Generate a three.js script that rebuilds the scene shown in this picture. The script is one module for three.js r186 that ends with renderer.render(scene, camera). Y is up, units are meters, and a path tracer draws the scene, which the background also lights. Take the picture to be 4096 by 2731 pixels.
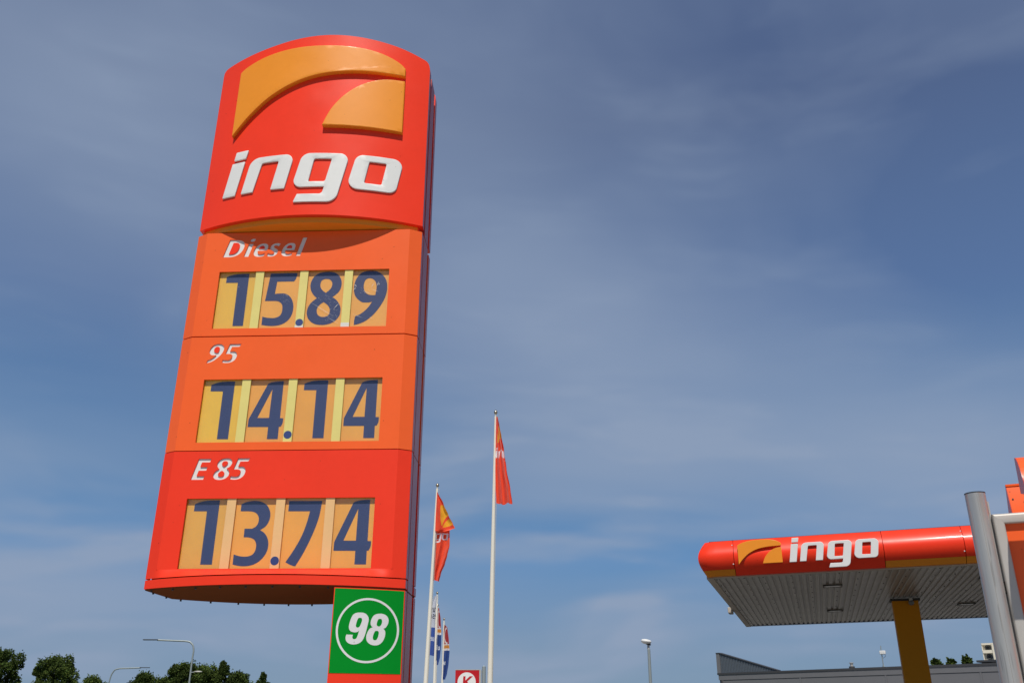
import * as THREE from 'three';
import { mergeGeometries, mergeVertices, toCreasedNormals } from 'three/addons/utils/BufferGeometryUtils.js';
import { RoundedBoxGeometry } from 'three/addons/geometries/RoundedBoxGeometry.js';
import { TessellateModifier } from 'three/addons/modifiers/TessellateModifier.js';
import { FontLoader } from 'three/addons/loaders/FontLoader.js';

const DEG = Math.PI / 180;
const scene = new THREE.Scene();

// ---------------------------------------------------------------- camera
const camera = new THREE.PerspectiveCamera(41.41, 1024 / 682, 0.05, 3000);
camera.position.set(0, 1.65, 0);
camera.rotation.order = 'YXZ';
camera.rotation.set(22.75 * DEG, 0, 0.2 * DEG);

// ---------------------------------------------------------------- renderer
const renderer = new THREE.WebGLRenderer({ antialias: true });
renderer.setSize(1024, 682);
renderer.toneMapping = THREE.LinearToneMapping;
renderer.toneMappingExposure = 1.0;
renderer.shadowMap.enabled = true;
renderer.shadowMap.type = THREE.PCFSoftShadowMap;

// ---------------------------------------------------------------- seeded noise
function rng(seed) { let s = seed >>> 0; return () => { s = (s + 0x6D2B79F5) >>> 0; let t = s; t = Math.imul(t ^ (t >>> 15), t | 1); t ^= t + Math.imul(t ^ (t >>> 7), t | 61); return ((t ^ (t >>> 14)) >>> 0) / 4294967296; }; }
function hash2(x, y, s) { let h = Math.imul(x, 374761393) + Math.imul(y, 668265263) + Math.imul(s, 974634777); h = Math.imul(h ^ (h >>> 13), 1274126177); return ((h ^ (h >>> 16)) >>> 0) / 4294967296; }
function vnoise(x, y, s, px = 0) {           // value noise, optional period in x
  const xi = Math.floor(x), yi = Math.floor(y), fx = x - xi, fy = y - yi;
  const u = fx * fx * (3 - 2 * fx), v = fy * fy * (3 - 2 * fy);
  const w = px ? (k) => ((k % px) + px) % px : (k) => k;
  const a = hash2(w(xi), yi, s), b = hash2(w(xi + 1), yi, s), c = hash2(w(xi), yi + 1, s), d = hash2(w(xi + 1), yi + 1, s);
  return a + (b - a) * u + (c - a) * v + (a - b - c + d) * u * v;
}
function fbm(x, y, s, oct, px = 0) { let a = 0.5, t = 0, n = 0, q = 1; for (let i = 0; i < oct; i++) { t += a * vnoise(x * q, y * q, s + i * 17, px ? px * q : 0); n += a; a *= 0.5; q *= 2; } return t / n; }
const sstep = (a, b, x) => { const t = Math.min(1, Math.max(0, (x - a) / (b - a))); return t * t * (3 - 2 * t); };

// ---------------------------------------------------------------- sky: blue summer air with veils of cirrus
{
  const W = 2048, H = 1024, data = new Float32Array(W * H * 4);
  const ramp = [[0, .232, .325, .425], [4, .188, .296, .440], [9, .118, .262, .492], [14, .116, .234, .432], [24, .097, .172, .345], [36, .081, .127, .254], [55, .069, .110, .228], [90, .060, .097, .205]];
  for (let j = 0; j < H; j++) {
    const el = ((j + .5) / H - .5) * 180;
    const e = Math.max(0, el); let k = 0; while (k < ramp.length - 2 && ramp[k + 1][0] < e) k++;
    const t = Math.min(1, (e - ramp[k][0]) / (ramp[k + 1][0] - ramp[k][0]));
    const base = [1, 2, 3].map((c) => ramp[k][c] + (ramp[k + 1][c] - ramp[k][c]) * t);
    for (let i = 0; i < W; i++) {
      const ux = (i + .5) / W;                                   // three: u = atan2(z, x) / 2pi + .5
      const az = (ux * 360 + 270) % 360;                         // 0 = straight ahead (-z), growing to the right
      const o = (j * W + i) * 4;
      // broad veils, tilted, stretched sideways towards the horizon
      const sy = 60 * Math.pow(Math.max(0, el) / 60, 0.75);      // rows get closer near the horizon
      const wx = fbm(az / 30, sy / 14, 11, 3, 12) * 2 - 1, wy = fbm(az / 30, sy / 14, 29, 3, 12) * 2 - 1;
      const veil = fbm(az / 20 + wx * .5 + 3, (sy + wy * 7) / 10, 5, 5, 18);
      const streak = fbm(az / 12 + wx * .6, (sy + wy * 5) / 2.6, 7, 5, 30);
      const wisp = fbm(az / 6 + wx, (sy + wy * 4) / 1.1, 41, 4, 60);
      const lowSky = 1 - sstep(8, 22, el), fibre = fbm(az / 9 + wx * .7 + .05 * sy, (sy + wy * 3.2) / .75, 83, 5, 40);
      let c = .26 * sstep(.30, .78, veil) + (.15 + .62 * lowSky) * sstep(.42, .78, streak) * (.35 + .65 * sstep(.3, .7, veil)) + (.05 + .22 * lowSky) * sstep(.45, .8, wisp) * sstep(.36, .66, streak) + (.12 + .20 * lowSky) * (fibre - .5) * (.4 + sstep(.4, .7, streak));
      // the sheets that hang ahead (azimuth, elevation, half widths, strength)
      const da = az > 180 ? az - 360 : az;
      for (const [a0, e0, wa, we, sl, st] of [[-1, 25, 11, 10, -.40, .28], [15, 19, 14, 6, -.22, .46], [28, 13.5, 12, 5, 0, .80], [5, 15, 12, 2.4, .02, .42], [-26, 6.5, 10, 2, .03, .75], [-30, 35, 13, 10, .1, .62], [-11, 36, 20, 15, .1, .44], [8, 26, 13, 8, -.3, .20], [23, 6.8, 9, 2.2, .05, .60], [-28, 14, 9, 2, .04, .35], [21, 27.5, 10, 5, -.3, -.12], [31, 33, 12, 9, -.2, -.14], [4, 11.3, 9, 1.1, .05, -.3], [12, 9.6, 6, 1, .12, -.3], [-29, 20, 9, 4, 0, -.10]]) {
        const x = (da - a0) / wa, y = (el - e0 - sl * (da - a0)) / we; const g = x * x + y * y; if (g < 9) c += st * Math.exp(-g);
      }
      for (const [a0, e0, wa, we, sl, st] of [[8, 7.1, 5.5, .55, .17, .75], [5, 12.4, 7, .9, -.02, .35], [6, 4.6, 5, .6, .03, .40], [-24, 9.5, 8, .8, .04, .45], [-28, 5.2, 7, .7, .05, .35], [13, 10.6, 6, .7, .10, .40], [-25, 3.6, 8, .5, .02, .3], [17, 4.2, 7, .7, .04, .35]]) {
        const x = (da - a0) / wa, y = (el - e0 - sl * (da - a0)) / we, g = x * x + y * y; if (g < 9) c += st * Math.exp(-g) * sstep(.25, .75, .5 * wisp + .5 * fibre);
      }
      c = Math.max(0, c);
      const below = sstep(0, -3, el);
      const cloud = [.282, .355, .490], mix = Math.min(.86, c * .74);
      for (let q = 0; q < 3; q++) { let v = base[q] + (cloud[q] - base[q]) * mix; v = v * (1 - below) + [.11, .12, .13][q] * below; data[o + q] = v; }
      data[o + 3] = 1;
    }
  }
  const sky = new THREE.DataTexture(data, W, H, THREE.RGBAFormat, THREE.FloatType);
  sky.mapping = THREE.EquirectangularReflectionMapping; sky.magFilter = THREE.LinearFilter; sky.minFilter = THREE.LinearFilter; sky.wrapS = THREE.RepeatWrapping; sky.needsUpdate = true;
  scene.background = sky; scene.environment = sky;
}

// ---------------------------------------------------------------- sun: high, behind the camera
const SIGN_YAW = -2.83 * DEG;
const sun = new THREE.DirectionalLight(new THREE.Color(1, .95, .87), 4.3);
{
  const el = 56.4 * DEG, d = new THREE.Vector3(Math.sin(SIGN_YAW) * Math.cos(el), Math.sin(el), Math.cos(SIGN_YAW) * Math.cos(el));
  sun.target.position.set(0, 0, -30); sun.position.copy(sun.target.position).addScaledVector(d, 160);
  sun.castShadow = true; sun.shadow.mapSize.set(4096, 4096); sun.shadow.bias = -0.0005;
  Object.assign(sun.shadow.camera, { left: -90, right: 90, top: 90, bottom: -90, near: 1, far: 420 });
  scene.add(sun, sun.target);
}

// ---------------------------------------------------------------- helpers: things and parts
const taken = new Map();
function numbered(n) { const k = taken.get(n) ?? 0; taken.set(n, k + 1); return k ? `${n}_${String(k).padStart(3, '0')}` : n; }
function thing(name, label, category, pos = [0, 0, 0], turn = 0, group) {
  const o = new THREE.Group(); o.name = numbered(name); o.position.set(...pos); o.rotation.y = turn;
  o.userData = { label, category }; if (group) o.userData.group = group; scene.add(o); return o;
}
function part(name, geo, mat, parent, label) {
  const g = Array.isArray(geo) ? mergeGeometries(geo.map(plain)) : geo;
  const m = new THREE.Mesh(g, mat); m.name = name; m.castShadow = m.receiveShadow = true; if (label) m.userData.label = label;
  parent.add(m); return m;
}
function structure(name, geo, mat) { const m = part(name, geo, mat, scene); m.userData.kind = 'structure'; return m; }
function plain(g) { let q = g.index ? g.toNonIndexed() : g; if (!q.attributes.normal) q.computeVertexNormals(); if (!q.attributes.uv) planar(q); for (const k of Object.keys(q.attributes)) if (!['position', 'normal', 'uv'].includes(k)) q.deleteAttribute(k); return q; }
function planar(g) {       // uv in metres by the way each vertex faces
  const p = g.attributes.position, n = g.attributes.normal, uv = new Float32Array(p.count * 2);
  for (let i = 0; i < p.count; i++) {
    const ax = Math.abs(n.getX(i)), ay = Math.abs(n.getY(i)), az = Math.abs(n.getZ(i));
    if (az >= ax && az >= ay) { uv[2 * i] = p.getX(i); uv[2 * i + 1] = p.getY(i); } else if (ax >= ay) { uv[2 * i] = p.getZ(i); uv[2 * i + 1] = p.getY(i); } else { uv[2 * i] = p.getX(i); uv[2 * i + 1] = p.getZ(i); }
  }
  g.setAttribute('uv', new THREE.BufferAttribute(uv, 2)); return g;
}
function crease(g, a = .6) { g = g.index ? g.toNonIndexed() : g; g.deleteAttribute('normal'); if (g.attributes.uv) g.deleteAttribute('uv'); let q = mergeVertices(g, 1e-5); q = toCreasedNormals(q, a); return planar(q); }
const box = (x0, x1, y0, y1, z0, z1) => planar(new THREE.BoxGeometry(x1 - x0, y1 - y0, z1 - z0).translate((x0 + x1) / 2, (y0 + y1) / 2, (z0 + z1) / 2));
const rbox = (x0, x1, y0, y1, z0, z1, r = .01) => planar(plain(new RoundedBoxGeometry(x1 - x0, y1 - y0, z1 - z0, 2, r).translate((x0 + x1) / 2, (y0 + y1) / 2, (z0 + z1) / 2)));
const cyl = (r0, r1, h, x, y, z, seg = 20) => new THREE.CylinderGeometry(r1, r0, h, seg).translate(x, y + h / 2, z);
const tube = (pts, r, n = 40, seg = 10) => new THREE.TubeGeometry(new THREE.CatmullRomCurve3(pts.map((p) => new THREE.Vector3(...p)), false, 'catmullrom', .3), n, r, seg, false);
function prism(poly, y0, y1) {   // plan polygon [[x, z], ...] raised from y0 to y1
  const s = new THREE.Shape(poly.map(([x, z]) => new THREE.Vector2(x, -z)));
  return crease(new THREE.ExtrudeGeometry(s, { depth: y1 - y0, bevelEnabled: false }).rotateX(-Math.PI / 2).translate(0, y0, 0), .35);
}
function profileX(poly, x0, x1, a = .35) {   // section [[z, y], ...] drawn out along x
  const s = new THREE.Shape(poly.map(([z, y]) => new THREE.Vector2(-z, y)));
  return crease(new THREE.ExtrudeGeometry(s, { depth: x1 - x0, bevelEnabled: false }).rotateY(Math.PI / 2).translate(x0, 0, 0), a);
}
// outline from points; a third entry 1 marks a corner, the others lie on smooth curves
function outline(pts) {
  const n = pts.length, first = pts.findIndex((p) => p[2]), out = [];
  const V = (p) => new THREE.Vector2(p[0], p[1]);
  if (first < 0) { const c = new THREE.CatmullRomCurve3(pts.map((p) => new THREE.Vector3(p[0], p[1], 0)), true, 'centripetal'); return c.getPoints(n * 4).slice(0, -1).map((p) => new THREE.Vector2(p.x, p.y)); }
  let run = [pts[first]];
  for (let k = 1; k <= n; k++) {
    const p = pts[(first + k) % n]; run.push(p);
    if (p[2]) {
      if (run.length === 2) out.push(V(run[0]));
      else { const c = new THREE.CatmullRomCurve3(run.map((q) => new THREE.Vector3(q[0], q[1], 0)), false, 'centripetal'); const g = c.getPoints((run.length - 1) * 5); for (const q of g.slice(0, -1)) out.push(new THREE.Vector2(q.x, q.y)); }
      run = [p];
    }
  }
  return out;
}
// polygon whose corners [x, y, radius] are rounded
function fillet(pts) {
  const out = [], n = pts.length;
  for (let i = 0; i < n; i++) {
    const p = new THREE.Vector2(pts[i][0], pts[i][1]), a = new THREE.Vector2(...pts[(i + n - 1) % n]), b = new THREE.Vector2(...pts[(i + 1) % n]), r = pts[i][2] ?? 0;
    const u = a.clone().sub(p), v = b.clone().sub(p), lu = u.length(), lv = v.length(); u.normalize(); v.normalize();
    const ang = Math.acos(Math.max(-1, Math.min(1, u.dot(v)))); const d = Math.min(r / Math.tan(ang / 2), lu * .49, lv * .49);
    if (r < 1e-4) { out.push(p); continue; }
    const s = p.clone().addScaledVector(u, d), e = p.clone().addScaledVector(v, d), rr = d * Math.tan(ang / 2);
    const c = p.clone().addScaledVector(u.clone().add(v).normalize(), rr / Math.sin(ang / 2));
    let a0 = Math.atan2(s.y - c.y, s.x - c.x), a1 = Math.atan2(e.y - c.y, e.x - c.x); while (a1 - a0 > Math.PI) a1 -= 2 * Math.PI; while (a1 - a0 < -Math.PI) a1 += 2 * Math.PI;
    const m = Math.max(2, Math.ceil(Math.abs(a1 - a0) / (r > .04 ? .14 : .4)));
    for (let k = 0; k <= m; k++) { const t = a0 + (a1 - a0) * k / m; out.push(new THREE.Vector2(c.x + rr * Math.cos(t), c.y + rr * Math.sin(t))); }
  }
  return out;
}
function shapeOf(outer, ...holes) {
  const s = new THREE.Shape(THREE.ShapeUtils.isClockWise(outer) ? outer.slice().reverse() : outer);
  for (const h of holes) s.holes.push(new THREE.Path(THREE.ShapeUtils.isClockWise(h) ? h : h.slice().reverse()));
  return s;
}
const place = (pts, sx, sy, dx, dy, skew = 0, by = 0) => pts.map((p) => new THREE.Vector2((p.x + skew * (p.y - by)) * sx + dx, p.y * sy + dy));
const slab = (s, z0, depth, bevel = 0) => new THREE.ExtrudeGeometry(s, bevel ? { depth: depth - bevel, bevelEnabled: true, bevelThickness: bevel, bevelSize: bevel, bevelOffset: -bevel, bevelSegments: 2, curveSegments: 8 } : { depth, bevelEnabled: false, curveSegments: 8 }).translate(0, 0, z0);
function bend(g, fz, maxEdge = .09) {      // lay a flat cut-out onto a curved face
  let q = g.index ? g.toNonIndexed() : g; q = new TessellateModifier(maxEdge, 8).modify(q);
  const p = q.attributes.position; for (let i = 0; i < p.count; i++) p.setZ(i, p.getZ(i) + fz(p.getX(i), p.getY(i)));
  return crease(q, .5);
}

// ---------------------------------------------------------------- materials
function texture(size, fn, repeatMetres, srgb = false) {
  const d = new Uint8Array(size * size * 4);
  for (let j = 0; j < size; j++) for (let i = 0; i < size; i++) { const v = fn(i / size, j / size), o = (j * size + i) * 4; const c = Array.isArray(v) ? v : [v, v, v]; for (let k = 0; k < 3; k++) d[o + k] = Math.max(0, Math.min(255, Math.round(c[k] * 255))); d[o + 3] = 255; }
  const t = new THREE.DataTexture(d, size, size, THREE.RGBAFormat); t.wrapS = t.wrapT = THREE.RepeatWrapping; t.magFilter = THREE.LinearFilter; t.minFilter = THREE.LinearMipmapLinearFilter; t.generateMipmaps = true;
  t.repeat.set(1 / repeatMetres, 1 / repeatMetres); if (srgb) t.colorSpace = THREE.SRGBColorSpace; t.needsUpdate = true; return t;
}
const tn = (u, v, f, s, oct) => {            // tileable noise
  const n = (x, y) => fbm(x * f, y * f, s, oct, 0); const a = n(u, v), b = n(u - 1, v), c = n(u, v - 1), d = n(u - 1, v - 1);
  return a * (1 - u) * (1 - v) + b * u * (1 - v) + c * (1 - u) * v + d * u * v;
};
// weathered paint: faint chalking and rare specks; linear multiplier
const speck = rng(77); const specks = Array.from({ length: 11 }, () => [speck(), speck(), .0012 + speck() * .0022]);
const wearTex = texture(512, (u, v) => { let k = .95 + .08 * (tn(u, v, 5, 3, 4) - .5) + .05 * (tn(u, v, 40, 9, 2) - .5); for (const [a, b, r] of specks) { const d = Math.hypot(u - a, v - b); if (d < r) k *= .6; } return k; }, 2.3);
wearTex.colorSpace = THREE.NoColorSpace;
const roughTex = texture(256, (u, v) => .80 + .35 * (tn(u, v, 6, 21, 4) - .5), 1.7);
const waveTex = texture(256, (u, v) => tn(u, v, 3, 61, 2), 2.1);
const streakTex = texture(512, (u, v) => .86 + .22 * (tn(u, v * .12, 26, 33, 3) - .5) + .12 * (tn(u, v, 9, 35, 4) - .5) - .22 * sstep(.66, .74, tn(u, v * .3, 40, 37, 2)), 1);
const grainTex = texture(256, (u, v) => .5 + .5 * (tn(u, v, 30, 31, 3) - .5), .6);
const lin = (r, g, b) => new THREE.Color().setRGB(r, g, b);
function paint(c, { rough = .38, coat = .12, coatRough = .15, metal = 0, wave = 0, wear = true, spec = .45 } = {}) {
  return new THREE.MeshPhysicalMaterial({ color: c, roughness: rough, roughnessMap: roughTex, metalness: metal, specularIntensity: spec, clearcoat: coat, clearcoatRoughness: coatRough, map: wear ? wearTex : null, bumpMap: wave ? waveTex : null, bumpScale: wave });
}
const M = {
  red: paint(lin(.89, .048, .017), { wave: .012, rough: .40, coat: .12, spec: .4 }),
  redLow: paint(lin(.83, .041, .015), { rough: .68, wave: .003, coat: 0, spec: .35 }),
  orange: paint(lin(.88, .122, .022), { rough: .48, wave: .003, coat: .12 }),
  gold: paint(lin(.84, .285, .022), { rough: .50, coat: .08 }),
  white: paint(lin(.72, .72, .70), { rough: .55, coat: .05 }),
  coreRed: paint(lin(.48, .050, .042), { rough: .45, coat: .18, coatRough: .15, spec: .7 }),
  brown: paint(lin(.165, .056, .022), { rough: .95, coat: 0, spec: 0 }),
  dark: new THREE.MeshStandardMaterial({ color: lin(.02, .018, .016), roughness: .6 }),
  green: paint(lin(.001, .235, .020), { rough: .7, coat: 0, spec: .12 }),
  navy: new THREE.MeshStandardMaterial({ color: lin(.028, .042, .125), roughness: .5 }),
  navyDot: new THREE.MeshStandardMaterial({ color: lin(.020, .045, .175), roughness: .5 }),
  steel: new THREE.MeshStandardMaterial({ map: streakTex, color: lin(.54, .53, .50), metalness: .55, roughness: .46, roughnessMap: roughTex, bumpMap: grainTex, bumpScale: .0008 }),
  alu: new THREE.MeshStandardMaterial({ color: lin(.46, .44, .41), metalness: .25, roughness: .5, map: wearTex }),
  pole: new THREE.MeshStandardMaterial({ color: lin(.74, .70, .60), roughness: .45 }),
  ball: new THREE.MeshStandardMaterial({ color: lin(.42, .36, .27), metalness: .9, roughness: .3 }),
  rope: new THREE.MeshStandardMaterial({ color: lin(.5, .48, .42), roughness: .9 }),
  greyPole: new THREE.MeshStandardMaterial({ color: lin(.30, .34, .34), metalness: .4, roughness: .5 }),
  black: new THREE.MeshStandardMaterial({ color: lin(.012, .012, .012), roughness: .7 }),
};
const GLYPH = {
  '1': [[[0.001, 0.73, 1], [0.047, 0.749], [0.117, 0.766], [0.194, 0.771], [0.286, 0.771, 1], [0.288, 0.052, 1], [0.156, 0.053, 1], [0.152, 0.648, 1], [0.0, 0.65, 1]]],
  '5': [[[0.043, 0.769, 1], [0.384, 0.769, 1], [0.379, 0.722], [0.367, 0.68], [0.349, 0.653, 1], [0.137, 0.653, 1], [0.124, 0.481, 1], [0.157, 0.486], [0.2, 0.488], [0.244, 0.486], [0.29, 0.466], [0.332, 0.426], [0.359, 0.375], [0.374, 0.316], [0.376, 0.251], [0.366, 0.193], [0.339, 0.135], [0.295, 0.089], [0.234, 0.058], [0.171, 0.046], [0.117, 0.045], [0.063, 0.05], [0.0, 0.061, 1], [0.0, 0.173, 1], [0.051, 0.159], [0.106, 0.153], [0.154, 0.153], [0.191, 0.164], [0.221, 0.187], [0.238, 0.23], [0.239, 0.283], [0.233, 0.324], [0.214, 0.354], [0.185, 0.376], [0.146, 0.385, 1], [0.009, 0.387, 1]]],
  '8': [[[0.242, 0.779], [0.287, 0.773], [0.332, 0.751], [0.374, 0.711], [0.399, 0.659], [0.408, 0.608], [0.404, 0.56], [0.389, 0.512], [0.36, 0.471], [0.307, 0.426, 1], [0.362, 0.379], [0.398, 0.328], [0.417, 0.278], [0.421, 0.234], [0.415, 0.181], [0.392, 0.135], [0.357, 0.095], [0.311, 0.067], [0.254, 0.051], [0.196, 0.047], [0.131, 0.056], [0.075, 0.083], [0.033, 0.124], [0.009, 0.172], [0.0, 0.218], [0.004, 0.265], [0.021, 0.318], [0.05, 0.359], [0.11, 0.414, 1], [0.069, 0.453], [0.037, 0.501], [0.019, 0.549], [0.013, 0.598], [0.02, 0.646], [0.039, 0.694], [0.076, 0.738], [0.123, 0.764], [0.182, 0.777]],
    [[0.218, 0.678], [0.251, 0.67], [0.278, 0.643], [0.289, 0.61], [0.286, 0.574], [0.27, 0.538], [0.218, 0.483, 1], [0.177, 0.516], [0.153, 0.547], [0.14, 0.583], [0.141, 0.625], [0.154, 0.658], [0.183, 0.675]],
    [[0.2, 0.358, 1], [0.247, 0.322], [0.275, 0.284], [0.286, 0.248], [0.286, 0.213], [0.273, 0.178], [0.245, 0.16], [0.202, 0.155], [0.164, 0.166], [0.138, 0.19], [0.125, 0.228], [0.125, 0.269], [0.141, 0.304], [0.166, 0.333]]],
  '9': [[[0.214, 0.782], [0.264, 0.775], [0.309, 0.754], [0.355, 0.717], [0.39, 0.668], [0.413, 0.602], [0.419, 0.53], [0.413, 0.465], [0.395, 0.394], [0.367, 0.33], [0.328, 0.26], [0.284, 0.197], [0.229, 0.137], [0.158, 0.083], [0.096, 0.055], [0.033, 0.039, 1], [0.033, 0.097], [0.042, 0.158, 1], [0.098, 0.183], [0.148, 0.223], [0.198, 0.28], [0.24, 0.352, 1], [0.205, 0.343], [0.162, 0.342], [0.118, 0.347], [0.079, 0.371], [0.038, 0.413], [0.013, 0.461], [0.002, 0.514], [0.0, 0.574], [0.009, 0.634], [0.03, 0.688], [0.065, 0.738], [0.112, 0.768], [0.16, 0.78]],
    [[0.199, 0.677], [0.233, 0.665], [0.262, 0.635], [0.28, 0.586], [0.284, 0.533], [0.275, 0.442, 1], [0.231, 0.442], [0.187, 0.451], [0.153, 0.476], [0.132, 0.512], [0.121, 0.56], [0.125, 0.614], [0.141, 0.655], [0.167, 0.674]]],
  '4': [[[0.188, 0.736, 1], [0.236, 0.755], [0.3, 0.764], [0.375, 0.767, 1], [0.376, 0.303, 1], [0.416, 0.301, 1], [0.413, 0.243], [0.395, 0.198, 1], [0.374, 0.197, 1], [0.375, 0.047, 1], [0.246, 0.048, 1], [0.246, 0.196, 1], [0.0, 0.198, 1], [0.001, 0.294, 1]],
    [[0.247, 0.667, 1], [0.244, 0.307, 1], [0.103, 0.308, 1]]],
  '3': [[[0.02, 0.724, 1], [0.059, 0.744], [0.114, 0.759], [0.177, 0.763], [0.229, 0.758], [0.276, 0.739], [0.32, 0.708], [0.35, 0.662], [0.365, 0.617], [0.366, 0.567], [0.354, 0.52], [0.328, 0.475], [0.268, 0.431, 1], [0.314, 0.403], [0.352, 0.359], [0.375, 0.301], [0.38, 0.247], [0.37, 0.192], [0.343, 0.138], [0.293, 0.084], [0.231, 0.05], [0.166, 0.035], [0.105, 0.034], [0.054, 0.04], [0.0, 0.052, 1], [0.0, 0.162, 1], [0.058, 0.145], [0.115, 0.138], [0.17, 0.142], [0.212, 0.161], [0.236, 0.196], [0.243, 0.242], [0.237, 0.286], [0.216, 0.321], [0.18, 0.342], [0.14, 0.351], [0.09, 0.352, 1], [0.089, 0.448, 1], [0.176, 0.447, 1], [0.216, 0.473], [0.237, 0.512], [0.24, 0.557], [0.229, 0.59], [0.204, 0.621], [0.168, 0.638], [0.128, 0.644], [0.02, 0.646, 1]]],
  '7': [[[0.0, 0.759, 1], [0.379, 0.756, 1], [0.373, 0.692], [0.362, 0.597], [0.342, 0.508], [0.311, 0.408], [0.266, 0.288], [0.211, 0.163], [0.138, 0.029, 1], [0.084, 0.045], [0.025, 0.074, 1], [0.111, 0.218], [0.167, 0.332], [0.203, 0.431], [0.228, 0.525], [0.25, 0.64, 1], [0.0, 0.642, 1]]],
  'nine': [[[1.022, 2.7], [1.049, 2.699], [1.077, 2.689], [1.097, 2.67], [1.109, 2.646], [1.111, 2.621], [1.105, 2.585], [1.091, 2.508], [1.078, 2.458], [1.064, 2.425], [1.044, 2.4], [1.016, 2.384], [0.982, 2.377], [0.949, 2.379], [0.919, 2.392], [0.9, 2.413], [0.894, 2.437], [0.895, 2.456], [0.9, 2.474, 1], [0.964, 2.473, 1], [0.96, 2.455], [0.961, 2.442], [0.97, 2.431], [0.983, 2.429], [0.996, 2.434], [1.005, 2.448], [1.013, 2.473], [1.023, 2.517, 1], [1.01, 2.505], [0.989, 2.498], [0.968, 2.499], [0.943, 2.506], [0.927, 2.522], [0.919, 2.546], [0.92, 2.574], [0.928, 2.612], [0.939, 2.648], [0.953, 2.675], [0.977, 2.692], [0.998, 2.698]],
    [[1.023, 2.647], [1.038, 2.643], [1.045, 2.63], [1.043, 2.607], [1.034, 2.577], [1.023, 2.555], [1.008, 2.546], [0.994, 2.55], [0.987, 2.562], [0.989, 2.584], [0.998, 2.62], [1.007, 2.641]]],
  'eight': [[[1.22, 2.696], [1.247, 2.695], [1.278, 2.683], [1.299, 2.661], [1.308, 2.634], [1.306, 2.603], [1.294, 2.572], [1.279, 2.553], [1.26, 2.543, 1], [1.275, 2.528], [1.282, 2.506], [1.281, 2.473], [1.27, 2.434], [1.252, 2.404], [1.227, 2.382], [1.193, 2.373], [1.158, 2.376], [1.125, 2.392], [1.105, 2.416], [1.097, 2.445], [1.099, 2.478], [1.11, 2.511], [1.127, 2.539], [1.155, 2.555, 1], [1.14, 2.568], [1.132, 2.588], [1.133, 2.616], [1.142, 2.647], [1.159, 2.674], [1.185, 2.69]],
    [[1.222, 2.643], [1.237, 2.64], [1.244, 2.626], [1.243, 2.601], [1.235, 2.578], [1.221, 2.565], [1.206, 2.566], [1.194, 2.577], [1.193, 2.596], [1.2, 2.624], [1.208, 2.639]],
    [[1.196, 2.52], [1.211, 2.517], [1.218, 2.504], [1.216, 2.476], [1.21, 2.449], [1.198, 2.429], [1.183, 2.424], [1.168, 2.43], [1.162, 2.444], [1.164, 2.472], [1.172, 2.499], [1.183, 2.517]]],
};

// ================================================================ ground
{
  const asphalt = texture(512, (u, v) => { const k = .75 + .5 * (tn(u, v, 8, 51, 4) - .5) + .7 * (tn(u, v, 90, 57, 2) - .5); return [k, k * .99, k * .97]; }, 3);
  const grass = texture(512, (u, v) => { const k = .7 + .7 * (tn(u, v, 14, 53, 4) - .5); return [k, k, k * .9]; }, 9);
  const g = new THREE.CircleGeometry(1500, 64).rotateX(-Math.PI / 2); planar(g);
  structure('ground', g, new THREE.MeshStandardMaterial({ color: lin(.10, .13, .045), roughness: .95, map: grass }));
  structure('forecourt', planar(new THREE.PlaneGeometry(76, 96).rotateX(-Math.PI / 2).translate(8, .004, -14)), new THREE.MeshStandardMaterial({ color: lin(.46, .44, .40), roughness: .9, map: asphalt, bumpMap: asphalt, bumpScale: .003 }));
  structure('added_dark_asphalt', planar(new THREE.PlaneGeometry(30, 40).rotateX(-Math.PI / 2).rotateY(-17.77 * DEG).translate(15, .008, -26)), new THREE.MeshStandardMaterial({ color: lin(.12, .117, .112), roughness: .9, map: asphalt, bumpMap: asphalt, bumpScale: .003 }));  // unseen dark sheet, added under the canopy to cut ground bounce onto the soffit
  structure('road', planar(new THREE.PlaneGeometry(400, 12).rotateX(-Math.PI / 2).translate(-60, .006, -84)), new THREE.MeshStandardMaterial({ color: lin(.06, .06, .06), roughness: .9, map: asphalt }));
}

// ================================================================ price sign tower
const font = await new FontLoader().loadAsync('fonts/droid/droid_sans_bold.typeface.json');
const arc = (x, top = .265, R = 3.208) => top - R + Math.sqrt(Math.max(0, R * R - x * x));
const arcLow = (x) => arc(x, .300, 2.983);
const EDGE = 1.457, FOLD = 1.312;
const SIGN = [-2.617, 0, -10.129];
const sign = thing('price_sign', 'tall red and orange fuel price sign tower with arched top and white lettering', 'price sign', SIGN, SIGN_YAW);

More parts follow.
